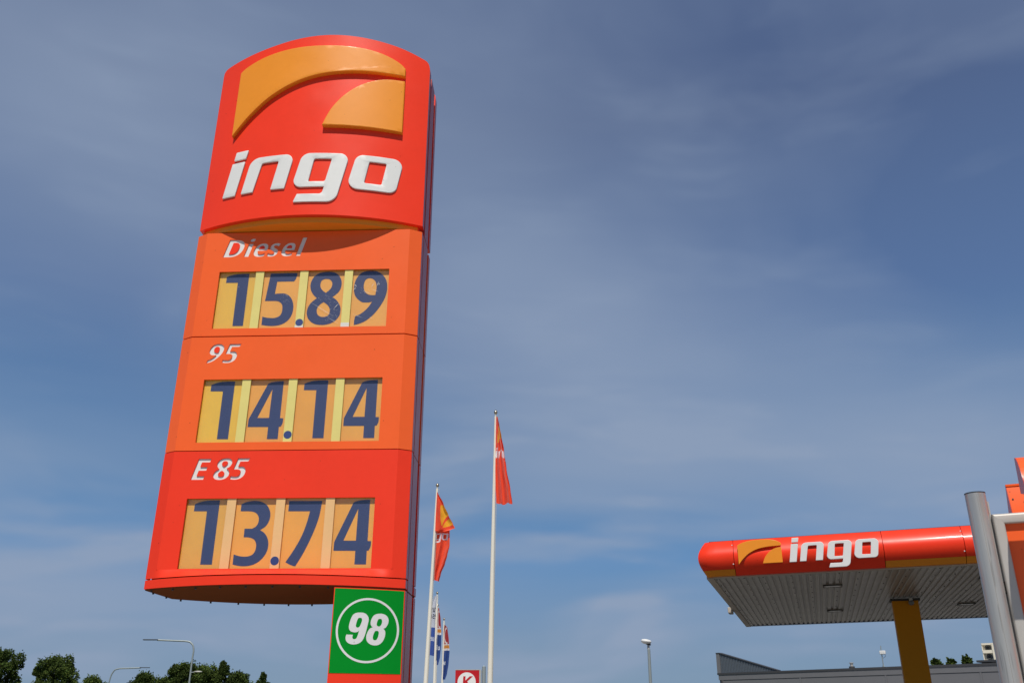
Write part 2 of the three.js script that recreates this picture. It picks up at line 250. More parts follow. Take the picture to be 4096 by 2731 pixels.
// ---- head: convex panel with arched outline
{
  const topPts = [[-1.457, 9.99], [-1.454, 10.030], [-1.431, 10.073], [-1.399, 10.094], [-1.181, 10.156], [-.970, 10.203], [-.686, 10.259], [-.373, 10.317], [-.106, 10.350], [.157, 10.362], [.454, 10.348], [.748, 10.311], [1.039, 10.255], [1.202, 10.208], [1.366, 10.148], [1.411, 10.126], [1.439, 10.089], [1.453, 10.035], [1.457, 9.99]];
  const crv = new THREE.CatmullRomCurve3(topPts.map((p) => new THREE.Vector3(p[0], p[1], 0)), false, 'centripetal').getPoints(110);
  const cols = crv.map((p) => [Math.max(-EDGE, Math.min(EDGE, p.x)), p.y]).filter((p, i, a) => i === 0 || p[0] > a[i - 1][0] + 1e-4);
  const build = (flip, zBack, yb) => {
    const pos = [], R = 10; const V = (x, y, z) => (flip ? [-x, y, -.9 - z] : [x, y, z]);
    const quad = (a, b, c, d) => pos.push(...a, ...b, ...c, ...a, ...c, ...d);
    for (let i = 0; i + 1 < cols.length; i++) {
      const [x0, t0] = cols[i], [x1, t1] = cols[i + 1], z0 = arc(x0), z1 = arc(x1);
      for (let r = 0; r < R; r++) { const f = (t, k) => yb + (t - yb) * k / R; quad(V(x0, f(t0, r), z0), V(x1, f(t1, r), z1), V(x1, f(t1, r + 1), z1), V(x0, f(t0, r + 1), z0)); }
      quad(V(x0, yb, zBack), V(x0, t0, zBack), V(x1, t1, zBack), V(x1, yb, zBack));
      quad(V(x0, t0, z0), V(x1, t1, z1), V(x1, t1, zBack), V(x0, t0, zBack));
      quad(V(x0, yb, zBack), V(x1, yb, zBack), V(x1, yb, z1), V(x0, yb, z0));
    }
    for (const [i, s] of [[0, 0], [cols.length - 1, 1]]) { const [x, t] = cols[i], z = arc(x); const q = [V(x, yb, z), V(x, t, z), V(x, t, zBack), V(x, yb, zBack)]; if (s) q.reverse(); quad(...q); }
    const g = new THREE.BufferGeometry(); g.setAttribute('position', new THREE.Float32BufferAttribute(pos, 3)); return crease(g, .5);
  };
  part('head_panel', build(false, -.205, 7.507), M.red, sign);
  part('rear_head_panel', build(true, -.205, 7.507), M.red, sign);

  const onHead = (x) => arc(x);
  // two gold pieces of the emblem
  const upper = outline([[-1.133, 9.86, 1], [-1.08, 9.908], [-.96, 9.970], [-.802, 10.028], [-.605, 10.076], [-.411, 10.105], [-.22, 10.122], [.043, 10.128], [.264, 10.126], [.483, 10.114], [.665, 10.09], [.846, 10.046], [1.01, 9.977], [1.101, 9.919], [1.152, 9.866, 1], [1.153, 9.743, 1], [.969, 9.735], [.794, 9.731], [.617, 9.724], [.44, 9.711], [.262, 9.69], [.082, 9.660], [-.098, 9.614], [-.278, 9.547], [-.459, 9.456], [-.640, 9.340], [-.783, 9.217], [-.926, 9.075], [-1.047, 8.931], [-1.130, 8.824, 1]]);
  const lower = outline([[.135, 8.823, 1], [.178, 8.95], [.237, 9.088], [.316, 9.214], [.397, 9.316], [.496, 9.413], [.614, 9.502], [.733, 9.567], [.853, 9.612], [.974, 9.638], [1.155, 9.653, 1], [1.157, 8.823, 1]]);
  const emblem = [upper, lower];
  for (const s of emblem) part('emblem_piece', bend(slab(shapeOf(s), -.01, .075, .006), onHead), M.gold, sign);
  const LET = {
    dot: [[[-1.034, 8.562, .01], [-.854, 8.562, .01], [-.880, 8.437, .01], [-1.056, 8.437, .01]]],
    i: [[[-1.073, 8.391, .01], [-.884, 8.391, .01], [-.973, 7.889, .01], [-1.159, 7.889, .01]]],
    n: [[[-.886, 7.893, .008], [-.793, 8.411, .15], [-.200, 8.411, .10], [-.289, 7.898, .008], [-.474, 7.898, .008], [-.401, 8.322, .02], [-.632, 8.317, .03], [-.719, 7.895, .008]]],
    g: [[[-.092, 8.412, .13], [.517, 8.412, .10], [.383, 7.687, .15], [-.153, 7.685, .008], [-.111, 7.801, .01], [.205, 7.801, .05], [.228, 7.910, .006], [-.195, 7.904, .10]], [[.068, 8.330, .03], [.297, 8.331, .012], [.232, 7.985, .03], [.017, 7.983, .012]]],
    o: [[[.604, 8.411, .12], [1.193, 8.412, .11], [1.110, 7.895, .11], [.503, 7.895, .12]], [[.769, 8.322, .02], [.986, 8.323, .02], [.936, 7.991, .02], [.719, 7.992, .02]]],
  };
  const letter = (k, f = (p) => p) => { const [o, ...h] = LET[k].map((c) => f(fillet(c))); return shapeOf(o, ...h); };
  const iMesh = part('letter', bend(slab(letter('i'), -.005, .028, .0035), onHead), M.white, sign);
  part('letter_dot', bend(slab(letter('dot'), -.005, .028, .0035), onHead), M.white, iMesh);
  for (const k of ['n', 'g', 'o']) part('letter', bend(slab(letter(k), -.005, .028, .0035), onHead), M.white, sign);
  var emblemShapes = emblem, logoLetter = letter;

  // gold band tucked under the head, and the soffit behind it
  const strip = []; for (let i = 0; i <= 60; i++) { const x = -1.42 + 2.81 * i / 60; strip.push([x, arc(x) - .066]); }
  const band = prism([...strip, [1.39, -.19], [-1.42, -.19]], 7.432, 7.5055);
  part('gold_band', band, M.gold, sign);
  const rearBand = band.clone(); rearBand.rotateY(Math.PI).translate(0, 0, -.9); part('gold_band', rearBand, M.gold, sign);
}

// ---- price panels
const SEAM = [7.416, 5.970, 4.525, 3.080], WIN = [[6.074, 6.858], [4.625, 5.409], [3.181, 3.965]], WX0 = -1.083, WX1 = 1.079;
const glyph = (k) => GLYPH[k].map(outline);
function lettering(list) {          // -> [{outer, holes}] in sign coordinates
  const out = [];
  for (const [ch, x0, x1, y0, h, skew] of list) {
    let cont;
    if (GLYPH[ch]) { cont = [glyph(ch)]; } else { cont = font.generateShapes(ch, 1).map((s) => { const e = s.extractPoints(6); return [e.shape, ...e.holes]; }); }
    const all = cont.flat(2); const ymin = ch.length && GLYPH[ch] ? Math.min(...all.map((p) => p.y)) : 0, ref = GLYPH[ch] ? Math.max(...all.map((p) => p.y)) - ymin : CAP;
    const sk = (p) => new THREE.Vector2(p.x * (h / ref) + skew * (p.y - ymin) * (h / ref), (p.y - ymin) * (h / ref));
    const pts = all.map(sk), mn = Math.min(...pts.map((p) => p.x)), mx = Math.max(...pts.map((p) => p.x));
    // widen the upright letter so that the slanted one fills its place
    const slantRange = (f) => { const q = all.map((p) => new THREE.Vector2(p.x * (h / ref) * f + skew * (p.y - ymin) * (h / ref), 0)); return [Math.min(...q.map((p) => p.x)), Math.max(...q.map((p) => p.x))]; };
    let lo = .2, hi = 3; for (let i = 0; i < 40; i++) { const m = (lo + hi) / 2, [a, b] = slantRange(m); if (b - a < x1 - x0) lo = m; else hi = m; }
    const [a] = slantRange(lo);
    for (const c of cont) { const f = c.map((loop) => loop.map((p) => new THREE.Vector2(p.x * (h / ref) * lo + skew * (p.y - ymin) * (h / ref) - a + x0, (p.y - ymin) * (h / ref) + y0))); out.push({ outer: f[0], holes: f.slice(1) }); }
  }
  return out;
}
const CAP = (() => { const p = font.generateShapes('E', 1).flatMap((s) => s.extractPoints(2).shape); return Math.max(...p.map((q) => q.y)); })();
const wing = (s) => [[s * FOLD, 0], [s * EDGE, -.08], [s * EDGE, -.205], [s * (EDGE - .02), -.205], [s * (EDGE - .02), -.095], [s * FOLD, -.02]];
function pricePanel(k, y0, y1, mat, words, insetMat) {
  const flatBottom = k === 2 ? 3.174 : y0;
  const rect = [[-FOLD, flatBottom], [FOLD, flatBottom], [FOLD, y1], [-FOLD, y1]].map((p) => new THREE.Vector2(...p));
  const [wy0, wy1] = WIN[k];
  const win = [[WX0, wy0], [WX1, wy0], [WX1, wy1], [WX0, wy1]].map((p) => new THREE.Vector2(...p));
  const text = lettering(words);
  const geos = [planar(plain(slab(shapeOf(rect, win, ...text.map((t) => t.outer)), -.02, .02)))];
  for (const s of [-1, 1]) { const w = wing(s); geos.push(prism(s > 0 ? w : w.slice().reverse(), flatBottom, y1)); }
  // lips that close the panel at its top and bottom
  const lip = [[-FOLD, -.0205], [FOLD, -.0205], [EDGE - .0205, -.096], [EDGE - .0205, -.2], [-EDGE + .0205, -.2], [-EDGE + .0205, -.096]];
  geos.push(prism(lip, y1 - .016, y1 - .003));
  if (k !== 2) geos.push(prism(lip, y0 + .003, y0 + .016));
  if (k === 2) {                      // the foot of the lowest panel swells out to the curve of the base
    const pos = [], N = 90, R = 10; const base = (x) => (Math.abs(x) < FOLD ? 0 : -.08 * (Math.abs(x) - FOLD) / (EDGE - FOLD));
    const P = (i, r) => { const x = -EDGE + 2 * EDGE * i / N, t = r / R, e = Math.pow(t, 1.2); return [x, 3.174 + (y0 - 3.174) * t, base(x) + Math.max(0, arcLow(x) - base(x)) * e]; };
    for (let i = 0; i < N; i++) for (let r = 0; r < R; r++) { const a = P(i, r), b = P(i, r + 1), c = P(i + 1, r + 1), d = P(i + 1, r); pos.push(...a, ...b, ...c, ...a, ...c, ...d); }
    for (const s of [0, N]) for (let r = 0; r < R; r++) { const a = P(s, r), b = P(s, r + 1); pos.push(...a, ...b, a[0], b[1], -.205, ...a, a[0], b[1], -.205, a[0], a[1], -.205); }
    const g = new THREE.BufferGeometry(); g.setAttribute('position', new THREE.Float32BufferAttribute(pos, 3)); geos.push(crease(g, .5));
  }
  const panel = part('price_panel', geos, mat, sign);
  // white plates seen through the cut-out name, and the islands inside the letters
  const xs = text.flatMap((t) => t.outer.map((p) => p.x)), ys = text.flatMap((t) => t.outer.map((p) => p.y));
  part('lettering_backing', box(Math.min(...xs) - .04, Math.max(...xs) + .04, Math.min(...ys) - .03, Math.max(...ys) + .03, -.026, -.0135), M.white, panel);
  for (const t of text) for (const h of t.holes) part('letter_counter', planar(plain(slab(shapeOf(h), -.0136, .0110))), insetMat, panel);
  return panel;
}
pricePanel(0, SEAM[1] + .007, SEAM[0], M.orange, [['D', -1.0724, -.806, 7.064, .253, .27], ['i', -.8032, -.672, 7.066, .250, .27], ['e', -.680, -.498, 7.066, .250, .27], ['s', -.505, -.338, 7.066, .250, .27], ['e', -.322, -.146, 7.066, .250, .27], ['l', -.1341, -.0032, 7.066, .252, .27]], M.red);
pricePanel(1, SEAM[2] + .005, SEAM[1] - .008, M.orange, [['9', -1.088, -.890, 5.620, .252, .22], ['5', -.897, -.6825, 5.620, .250, .22]], M.red);
pricePanel(2, SEAM[3], SEAM[2] - .005, M.redLow, [['E', -1.077, -.861, 4.184, .248, .27], ['8', -.818, -.612, 4.180, .257, .20], ['5', -.620, -.406, 4.182, .253, .22]], M.redLow);

// ---- price windows: digit cards, dividers, decimal points, clear covers
{
  const cardCols = [[lin(.86, .50, .050), lin(.90, .42, .065), lin(.90, .42, .065), lin(.88, .42, .070)], [lin(.88, .53, .040), lin(.88, .40, .055), lin(.86, .39, .050), lin(.86, .41, .06)], [lin(.82, .42, .055), lin(.92, .41, .045), lin(.92, .41, .045), lin(.88, .41, .05)]];
  const cardTex = texture(256, (u, v) => .90 + .16 * (tn(u, v, 4, 91, 4) - .5) + .05 * (tn(u, v, 50, 92, 2) - .5), .9);
  const stripPale = new THREE.MeshStandardMaterial({ color: lin(.74, .64, .20), roughness: .45, map: cardTex }), stripTan = new THREE.MeshStandardMaterial({ color: lin(.80, .50, .22), roughness: .45, map: cardTex });
  const stripWhite = new THREE.MeshStandardMaterial({ color: lin(.62, .61, .55), roughness: .5 });
  const cover = new THREE.MeshPhysicalMaterial({ color: lin(1, 1, 1), transmission: 1, thickness: 0, roughness: .06, ior: 1.5, specularIntensity: 1 });
  const xs = [[-1.10, -.567], [-.563, -.002], [.002, .568], [.572, 1.096]];
  const digits = [[['1', -.999], ['5', -.480], ['8', .071], ['9', .639]], [['1', -1.003], ['4', -.498], ['1', .130], ['4', .640]], [['1', -1.001], ['3', -.480], ['7', .088], ['4', .640]]];
  const dotY = [6.146, 4.713, 3.266];
  WIN.forEach(([y0, y1], k) => {
    digits[k].forEach(([ch, x], i) => {
      const card = part('digit_card', box(xs[i][0], xs[i][1], y0 - .02, y1 + .02, -.062, -.045), new THREE.MeshStandardMaterial({ color: cardCols[k][i], roughness: .55, map: cardTex }), sign);
      const loops = glyph(ch).map((l) => place(l, 1, 1, x, y0)); part('digit', planar(plain(slab(shapeOf(loops[0], ...loops.slice(1)), -.0452, .0022))), M.navy, card);
    });
    part('clear_cover', box(WX0 - .01, WX1 + .01, y0 - .01, y1 + .01, -.0335, -.0305), cover, sign);
    [-.565, 0, .568].forEach((x, i) => {
      const strip = part('divider_strip', rbox(x - .0525, x + .0525, y0 - .01, y1 + .01, -.029, -.012, .003), k === 2 ? stripTan : stripPale, sign);
      if (i === 1) part('decimal_point', planar(plain(new THREE.CylinderGeometry(.0475, .0475, .003, 40).rotateX(Math.PI / 2).translate(x, dotY[k], -.0118))), M.navyDot, strip);
      if (k === 0 && i > 0) part('end_piece', box(x - .0520, x + .0520, y0 + .001, y0 + (i === 1 ? .035 : .06), -.0125, -.0109), stripWhite, strip);
    });
  });
  // scuffs and scratches on the first window's plastic
  const r = rng(5), pos = [], w0 = WIN[0][0];
  const scratch = (x, y, dx, dy, w) => { const l = Math.hypot(dx, dy), nx = -dy / l * w, ny = dx / l * w, z = -.0302; pos.push(x, y, z, x + dx * .5 + nx, y + dy * .5 + ny, z, x + dx, y + dy, z, x, y, z, x + dx, y + dy, z, x + dx * .5 - nx, y + dy * .5 - ny, z); };
  scratch(.10, w0 + .36, .25, -.16, .0014); scratch(.22, w0 + .275, .20, -.12, .0015); scratch(.33, w0 + .15, .17, -.105, .0016); scratch(.40, w0 + .25, .075, .09, .0030); scratch(.63, w0 + .505, .045, .055, .003); scratch(.655, w0 + .575, .02, -.015, .004); scratch(.64, w0 + .58, .03, .0, .003); scratch(.86, w0 + .55, .03, .05, .0032); scratch(.75, w0 + .50, .12, -.05, .002); scratch(.86, w0 + .52, .10, -.04, .0018); scratch(.93, w0 + .555, .02, .07, .003); scratch(.95, w0 + .57, .012, .03, .0032); scratch(.64, w0 + .185, .15, -.06, .0014); scratch(.86, w0 + .14, .04, -.02, .002);
  for (const [cx, cy, sx, sy, n] of [[.32, w0 + .42, .07, .05, 26], [.82, w0 + .52, .09, .05, 26], [-.22, w0 + .42, .06, .05, 22], [.36, w0 + .17, .09, .06, 22], [.45, w0 + .2, .03, .1, 14], [-.85, w0 + .6, .1, .1, 8], [.56, w0 + .4, .04, .2, 12], [.02, w0 + .4, .04, .25, 10]]) for (let i = 0; i < n; i++) { const a = r() * 6.28, q = Math.sqrt(-2 * Math.log(1 - r() * .98)); scratch(cx + Math.cos(a) * q * sx, cy + Math.sin(a) * q * sy, .006 + r() * .022, -.012 + r() * .018, 0.0004 + r() * .0009); }
  const g = new THREE.BufferGeometry(); g.setAttribute('position', new THREE.Float32BufferAttribute(pos, 3)); g.computeVertexNormals(); planar(g);
  const sc = part('scratches', g, new THREE.MeshStandardMaterial({ color: lin(.62, .60, .56), roughness: .6, side: THREE.DoubleSide }), sign); sc.userData.kind = 'stuff';
}

// ---- core, inner frame, rear panels, base and leg
{
  const S = [[2.966, SEAM[2] - .004], [SEAM[2] + .004, SEAM[1] - .004], [SEAM[1] + .004, 7.455], [7.475, 10.015]];
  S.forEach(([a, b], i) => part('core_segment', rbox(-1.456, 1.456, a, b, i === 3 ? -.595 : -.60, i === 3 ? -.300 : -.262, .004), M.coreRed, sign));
  part('inner_frame', [box(-1.405, 1.405, 3.05, 9.93, -.78, -.12)], M.redLow, sign);
  SEAM.slice(0, 3).forEach((y1, k) => {
    const y0 = SEAM[k + 1], poly = [[-EDGE, -.82], [-EDGE, -.69], [EDGE, -.69], [EDGE, -.82], [FOLD, -.9], [-FOLD, -.9]];
    part('rear_price_panel', prism(poly, y0 + .006, y1 - (k ? .006 : 0)), k === 2 ? M.redLow : M.orange, sign);
  });
  // thin edge plates on the narrow sides of the front and rear panels
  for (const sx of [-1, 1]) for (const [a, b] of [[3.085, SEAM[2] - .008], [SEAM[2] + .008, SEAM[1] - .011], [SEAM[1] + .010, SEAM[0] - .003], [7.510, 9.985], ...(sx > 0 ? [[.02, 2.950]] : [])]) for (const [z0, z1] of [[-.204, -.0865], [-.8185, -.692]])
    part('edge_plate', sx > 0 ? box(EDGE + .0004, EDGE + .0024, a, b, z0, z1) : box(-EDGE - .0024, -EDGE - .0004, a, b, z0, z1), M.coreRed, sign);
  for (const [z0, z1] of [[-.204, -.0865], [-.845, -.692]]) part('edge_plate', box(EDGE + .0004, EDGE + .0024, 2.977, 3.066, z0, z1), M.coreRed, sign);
  // curved base ring with its brown underside
  const front = [], rear = []; for (let i = 0; i <= 60; i++) { const x = -EDGE + 2 * EDGE * i / 60; front.push([x, arcLow(x)]); rear.push([-x, -.85 - (arcLow(x) + .08) * 1.55]); }
  part('base_ring', prism([...front, [EDGE, -.205], [-EDGE, -.205]], 2.974, 3.068), M.redLow, sign); part('rear_base_ring', prism([[-EDGE, -.69], [EDGE, -.69], ...rear], 2.974, 3.068), M.redLow, sign); part('base_core', box(-1.4, 1.4, 2.9745, 3.055, -.688, -.207), M.redLow, sign);
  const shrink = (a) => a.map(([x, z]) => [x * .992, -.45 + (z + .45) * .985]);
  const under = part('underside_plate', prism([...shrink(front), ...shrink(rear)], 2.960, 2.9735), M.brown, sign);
  const bolt = new THREE.CylinderGeometry(.011, .011, .022, 10); planar(bolt);
  for (let i = 0; i < 8; i++) { const x = -1.36 + i * .29; for (const z of [arcLow(x) - .035, -.85 - (arcLow(x) + .08) * 1.55 + .03]) if (!(x > .68 && z > -1)) { const b = part('bolt', bolt, M.dark, under); b.position.set(x, 2.951, z); } }
  for (const z of [-.25, -.62]) { const b = part('bolt', bolt, M.dark, under); b.position.set(-1.42, 2.951, z); }
  // leg under the right-hand side
  const lf = []; for (let i = 0; i <= 24; i++) { const x = .743 + (EDGE - .743) * i / 24; lf.push([x, arcLow(x)]); }
  part('leg', prism([...lf, [EDGE, -.205], [.743, -.205]], 0, 2.952), M.redLow, sign);
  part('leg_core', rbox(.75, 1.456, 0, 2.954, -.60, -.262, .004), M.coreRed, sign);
  part('leg_inner', box(.80, 1.405, 0, 2.95, -.78, -.19), M.redLow, sign);
  part('rear_leg', prism([[.743, -.69], [EDGE, -.69], [EDGE, -.82], [1.1, -1.0], [.743, -1.1]], 0, 2.952), M.redLow, sign);
  const onLeg = (x) => arcLow(x);
  const sq = [[.752, 2.093], [1.450, 2.093], [1.450, 2.942], [.752, 2.942]].map((p) => new THREE.Vector2(...p));
  const gp = part('octane_plate', bend(slab(shapeOf(sq), 0, .004), onLeg, .05), M.green, sign);
  const circ = (r) => Array.from({ length: 72 }, (_, i) => new THREE.Vector2(1.104 + r * .952 * Math.cos(i / 36 * Math.PI), 2.523 + r * Math.sin(i / 36 * Math.PI)));
  const stick = new THREE.MeshStandardMaterial({ color: lin(.68, .67, .675), roughness: .5, map: wearTex });
  part('ring', bend(slab(shapeOf(circ(.329), circ(.307)), .0035, .0025), onLeg, .05), stick, gp);
  for (const k of ['nine', 'eight']) { const [o, ...h] = glyph(k); part('numeral', bend(slab(shapeOf(o, ...h), .0035, .0025), onLeg, .05), stick, gp); }
}

// ================================================================ filling station canopy
{
  const YAW = -17.77 * DEG, RISE = .012, W = 13.2, DEPTH = 11.8, YB = 4.6, YT = 5.36;
  const can = thing('station_canopy', 'flat filling station canopy with red and gold fascia, ribbed grey soffit and ochre column', 'canopy', [4.380, 0, -20.585], YAW);
  const lift = (g) => { const p = g.attributes.position; for (let i = 0; i < p.count; i++) p.setY(i, p.getY(i) + RISE * p.getX(i)); return g; };   // the roof climbs slightly to the right
  const bulge = (y) => { const t = (y - YB) / (YT - YB); return .02 + .25 * Math.sin(Math.PI * Math.min(1, Math.max(0, .06 + t * .88))); };
  const endX = (y) => { const t = (y - YB) / (YT - YB); return -.155 * Math.sin(Math.PI * Math.min(1, Math.max(0, t))); };
  // a curved fascia panel between x0 and x1 and between two heights; the first one is rounded off at its end
  const fascia = (x0, x1, ya, yb, off, round) => {
    const pos = [], N = 18, q = (a, b, c, d) => pos.push(...a, ...b, ...c, ...a, ...c, ...d);
    const K = round ? 6 : 1;
    const P = (k, j) => { const y = ya + (yb - ya) * j / N; let a = round ? endX(y) : x0; const x = a + (x1 - a) * (round ? Math.pow(k / K, 1.8) : k / K); let z = bulge(y) + off; if (round) z -= .07 * Math.pow(1 - Math.min(1, (x - a) / .22), 2); return [x, y, z]; };
    for (let k = 0; k < K; k++) for (let j = 0; j < N; j++) q(P(k, j), P(k + 1, j), P(k + 1, j + 1), P(k, j + 1));
    const B = (p) => [p[0], p[1], -.10];
    for (let j = 0; j < N; j++) { q(B(P(0, j)), P(0, j), P(0, j + 1), B(P(0, j + 1))); q(P(K, j), B(P(K, j)), B(P(K, j + 1)), P(K, j + 1)); }
    for (let k = 0; k < K; k++) { q(P(k, N), P(k + 1, N), B(P(k + 1, N)), B(P(k, N))); q(B(P(k, 0)), B(P(k + 1, 0)), P(k + 1, 0), P(k, 0)); }
    const g = new THREE.BufferGeometry(); g.setAttribute('position', new THREE.Float32BufferAttribute(pos, 3)); return lift(crease(g, .6));
  };
  const glossRed = paint(lin(.86, .040, .011), { rough: .46, coat: .06, coatRough: .10, wave: .010 }), glossGold = paint(lin(.74, .24, .014), { rough: .45, coat: .1 });
  const cuts = [0, .628, 3.722, 5.283, 6.85, 8.41, 9.97, 11.6, 13.2];
  const GY = 4.722;
  for (let i = 0; i + 1 < cuts.length; i++) {
    const gap = .006, a = cuts[i] + (i ? gap : 0), b = cuts[i + 1] - gap;
    if (i === 1) part('fascia_panel', fascia(a, b, YB, YT, .004, false), glossRed, can, 'red fascia panel carrying the emblem and lettering');
    else { part('fascia_panel', fascia(a, b, GY + .003, YT, 0, i === 0), glossRed, can); part('gold_strip', fascia(a, b, YB, GY, 0, i === 0), glossGold, can); }
  }
  const rivet = planar(plain(new THREE.SphereGeometry(.014, 10, 8)));
  for (const x of [.605, 5.262, 6.83, 8.39]) for (const y of [4.82, 5.24]) { const r = part('rivet', rivet, M.white, can); r.position.set(x, y + RISE * x, bulge(y) + .002); }
  part('roof_edge', lift(box(.10, W, YT, YT + .012, -.2, .05)), M.dark, can);
  // emblem and letters stand off the fascia on a flat face
  const off = (g) => lift(planar(plain(g)));
  const ex = (p) => place(p, .406, .394, .725 + 1.133 * .406, 4.792 - 8.823 * .394);
  for (const s of emblemShapes) part('emblem_piece', off(slab(shapeOf(ex(s)), .262, .045, .004)), M.gold, can);
  const lx = (p) => place(p, .790, .757, 1.794 + 1.159 * .790, 4.785 - 7.889 * .757);
  const ci = part('letter', off(slab(logoLetter('i', lx), .262, .05, .006)), M.white, can); part('letter_dot', off(slab(logoLetter('dot', lx), .262, .05, .006)), M.white, ci);
  for (const k of ['n', 'g', 'o']) part('letter', off(slab(logoLetter(k, lx), .262, .05, .006)), M.white, can);
  // roof body and its plain edges
  const trim = new THREE.MeshStandardMaterial({ color: lin(.46, .40, .33), roughness: .6, map: wearTex });
  part('roof_body', lift(box(.06, W, 4.70, 5.33, -DEPTH, -.11)), trim, can);
  part('side_trim', lift(box(-.03, .12, 4.578, 4.70, -DEPTH, -.11)), trim, can);
  part('edge_angle', lift(box(.121, W, 4.580, 4.598, -.17, -.03)), trim, can);
  part('rear_fascia', lift(profileX([[-DEPTH + .0, 4.80], [-DEPTH - .12, 4.84], [-DEPTH - .2, 5.02], [-DEPTH - .12, 5.28], [-DEPTH, YT]], 0, W)), glossRed, can);
  part('rib_closure', lift(box(.13, W, 4.604, 4.69, -DEPTH + .012, -DEPTH + .03)), M.dark, can); part('rear_angle', lift(box(.121, W, 4.590, 4.5985, -DEPTH - .03, -DEPTH + .05)), trim, can);
  // ribbed soffit sheets: each sheet is drawn with its own ribs
  const PER = .145, sheetW = 1.015;
  const soffitMat = [0, 1, 2].map((i) => new THREE.MeshStandardMaterial({ color: lin(.37 + i * .012, .330 + i * .012, .285 + i * .011), roughness: .48, metalness: .1, map: wearTex, roughnessMap: roughTex }));
  const sheet = (x0, x1, z0, z1, dy) => {
    const prof = []; for (let x = x0; x < x1 - 1e-6; x += PER) prof.push([x, 0], [x + .075, 0], [x + .087, .028], [x + .132, .028], [Math.min(x1, x + PER), 0]);
    const pos = [], q = (a, b, c, d) => pos.push(...a, ...b, ...c, ...a, ...c, ...d), y = 4.60 + dy;
    for (let i = 0; i + 1 < prof.length; i++) { const [a, h] = prof[i], [b, k] = prof[i + 1]; if (b - a < 1e-6) continue; q([a, y + h, z0], [b, y + k, z0], [b, y + k, z1], [a, y + h, z1]); q([a, y + h + .004, z0], [a, y + h + .004, z1], [b, y + k + .004, z1], [b, y + k + .004, z0]); q([a, y + h, z1], [b, y + k, z1], [b, y + k + .004, z1], [a, y + h + .004, z1]); q([a, y + h + .004, z0], [b, y + k + .004, z0], [b, y + k, z0], [a, y + h, z0]); }
    const g = new THREE.BufferGeometry(); g.setAttribute('position', new THREE.Float32BufferAttribute(pos, 3)); return lift(crease(g, .2));
  };
  let n = 0;
  const screw = new THREE.CylinderGeometry(.014, .014, .012, 6); planar(screw);
  for (let x = .125; x < W - .2; x += sheetW) for (const [z0, z1, dy] of [[-5.2, -.10, 0], [-DEPTH, -5.12, .007]]) {
    const s = part('soffit_sheet', sheet(x, Math.min(W, x + sheetW) - .001, z0, z1, dy), soffitMat[(n * 7 + (n >> 1)) % 3], can); n++;
    const sc = []; for (let r = 0; r < 5; r++) for (let c = 0; c < 2; c++) { const sx = x + .04 + c * .6, sz = z1 + (z0 - z1) * (r + .3) / 5; sc.push(screw.clone().translate(sx, 4.594 + dy + RISE * sx, sz)); }
    const f = part('screws', sc, M.dark, s); f.userData.kind = 'stuff';
  }
  // recessed lamps in the soffit
  const lens = new THREE.MeshStandardMaterial({ color: lin(.35, .34, .32), roughness: .3 });
  for (const [x, z] of [[2.67, -2.38], [2.78, -7.9], [6.24, -7.55], [6.05, -2.1], [9.7, -2.1], [9.8, -7.5]]) {
    const y = 4.6 + RISE * x; const h = part('soffit_lamp', [box(x - .20, x + .20, y - .022, y + .03, z - .17, z + .17)], trim, can);
    part('lens', box(x - .16, x + .16, y - .026, y - .0225, z - .13, z + .13), lens, h);
    part('frame_lip', [box(x - .22, x - .2005, y - .030, y - .003, z - .19, z + .19), box(x + .2005, x + .22, y - .030, y - .003, z - .19, z + .19), box(x - .2, x + .2, y - .030, y - .003, z + .1705, z + .19), box(x - .2, x + .2, y - .030, y - .003, z - .19, z - .1705)], M.dark, h);
  }
  // floodlight box hung on the left edge
  const fb = part('edge_box', rbox(-.16, -.035, 4.50, 4.66, -6.95, -6.5, .02), trim, can); part('bracket', box(-.12, -.031, 4.655, 4.69, -6.75, -6.65), M.dark, fb);
  // column
  const ochre = paint(lin(.56, .215, .008), { rough: .6, coat: 0, spec: .2 });
  part('column', rbox(4.172, 4.806, 0, 4.60, -5.72, -5.40, .015), ochre, can);
  part('column_collar', box(4.13, 4.85, 4.56, 4.615, -5.80, -5.33), M.dark, can);
  const cam = part('security_camera', new THREE.SphereGeometry(.07, 20, 14).translate(4.62, 4.50, -5.30), new THREE.MeshStandardMaterial({ color: lin(.16, .16, .16), roughness: .35 }), can); part('camera_mount', cyl(.045, .045, .07, 4.62, 4.535, -5.30), M.alu, cam);
}

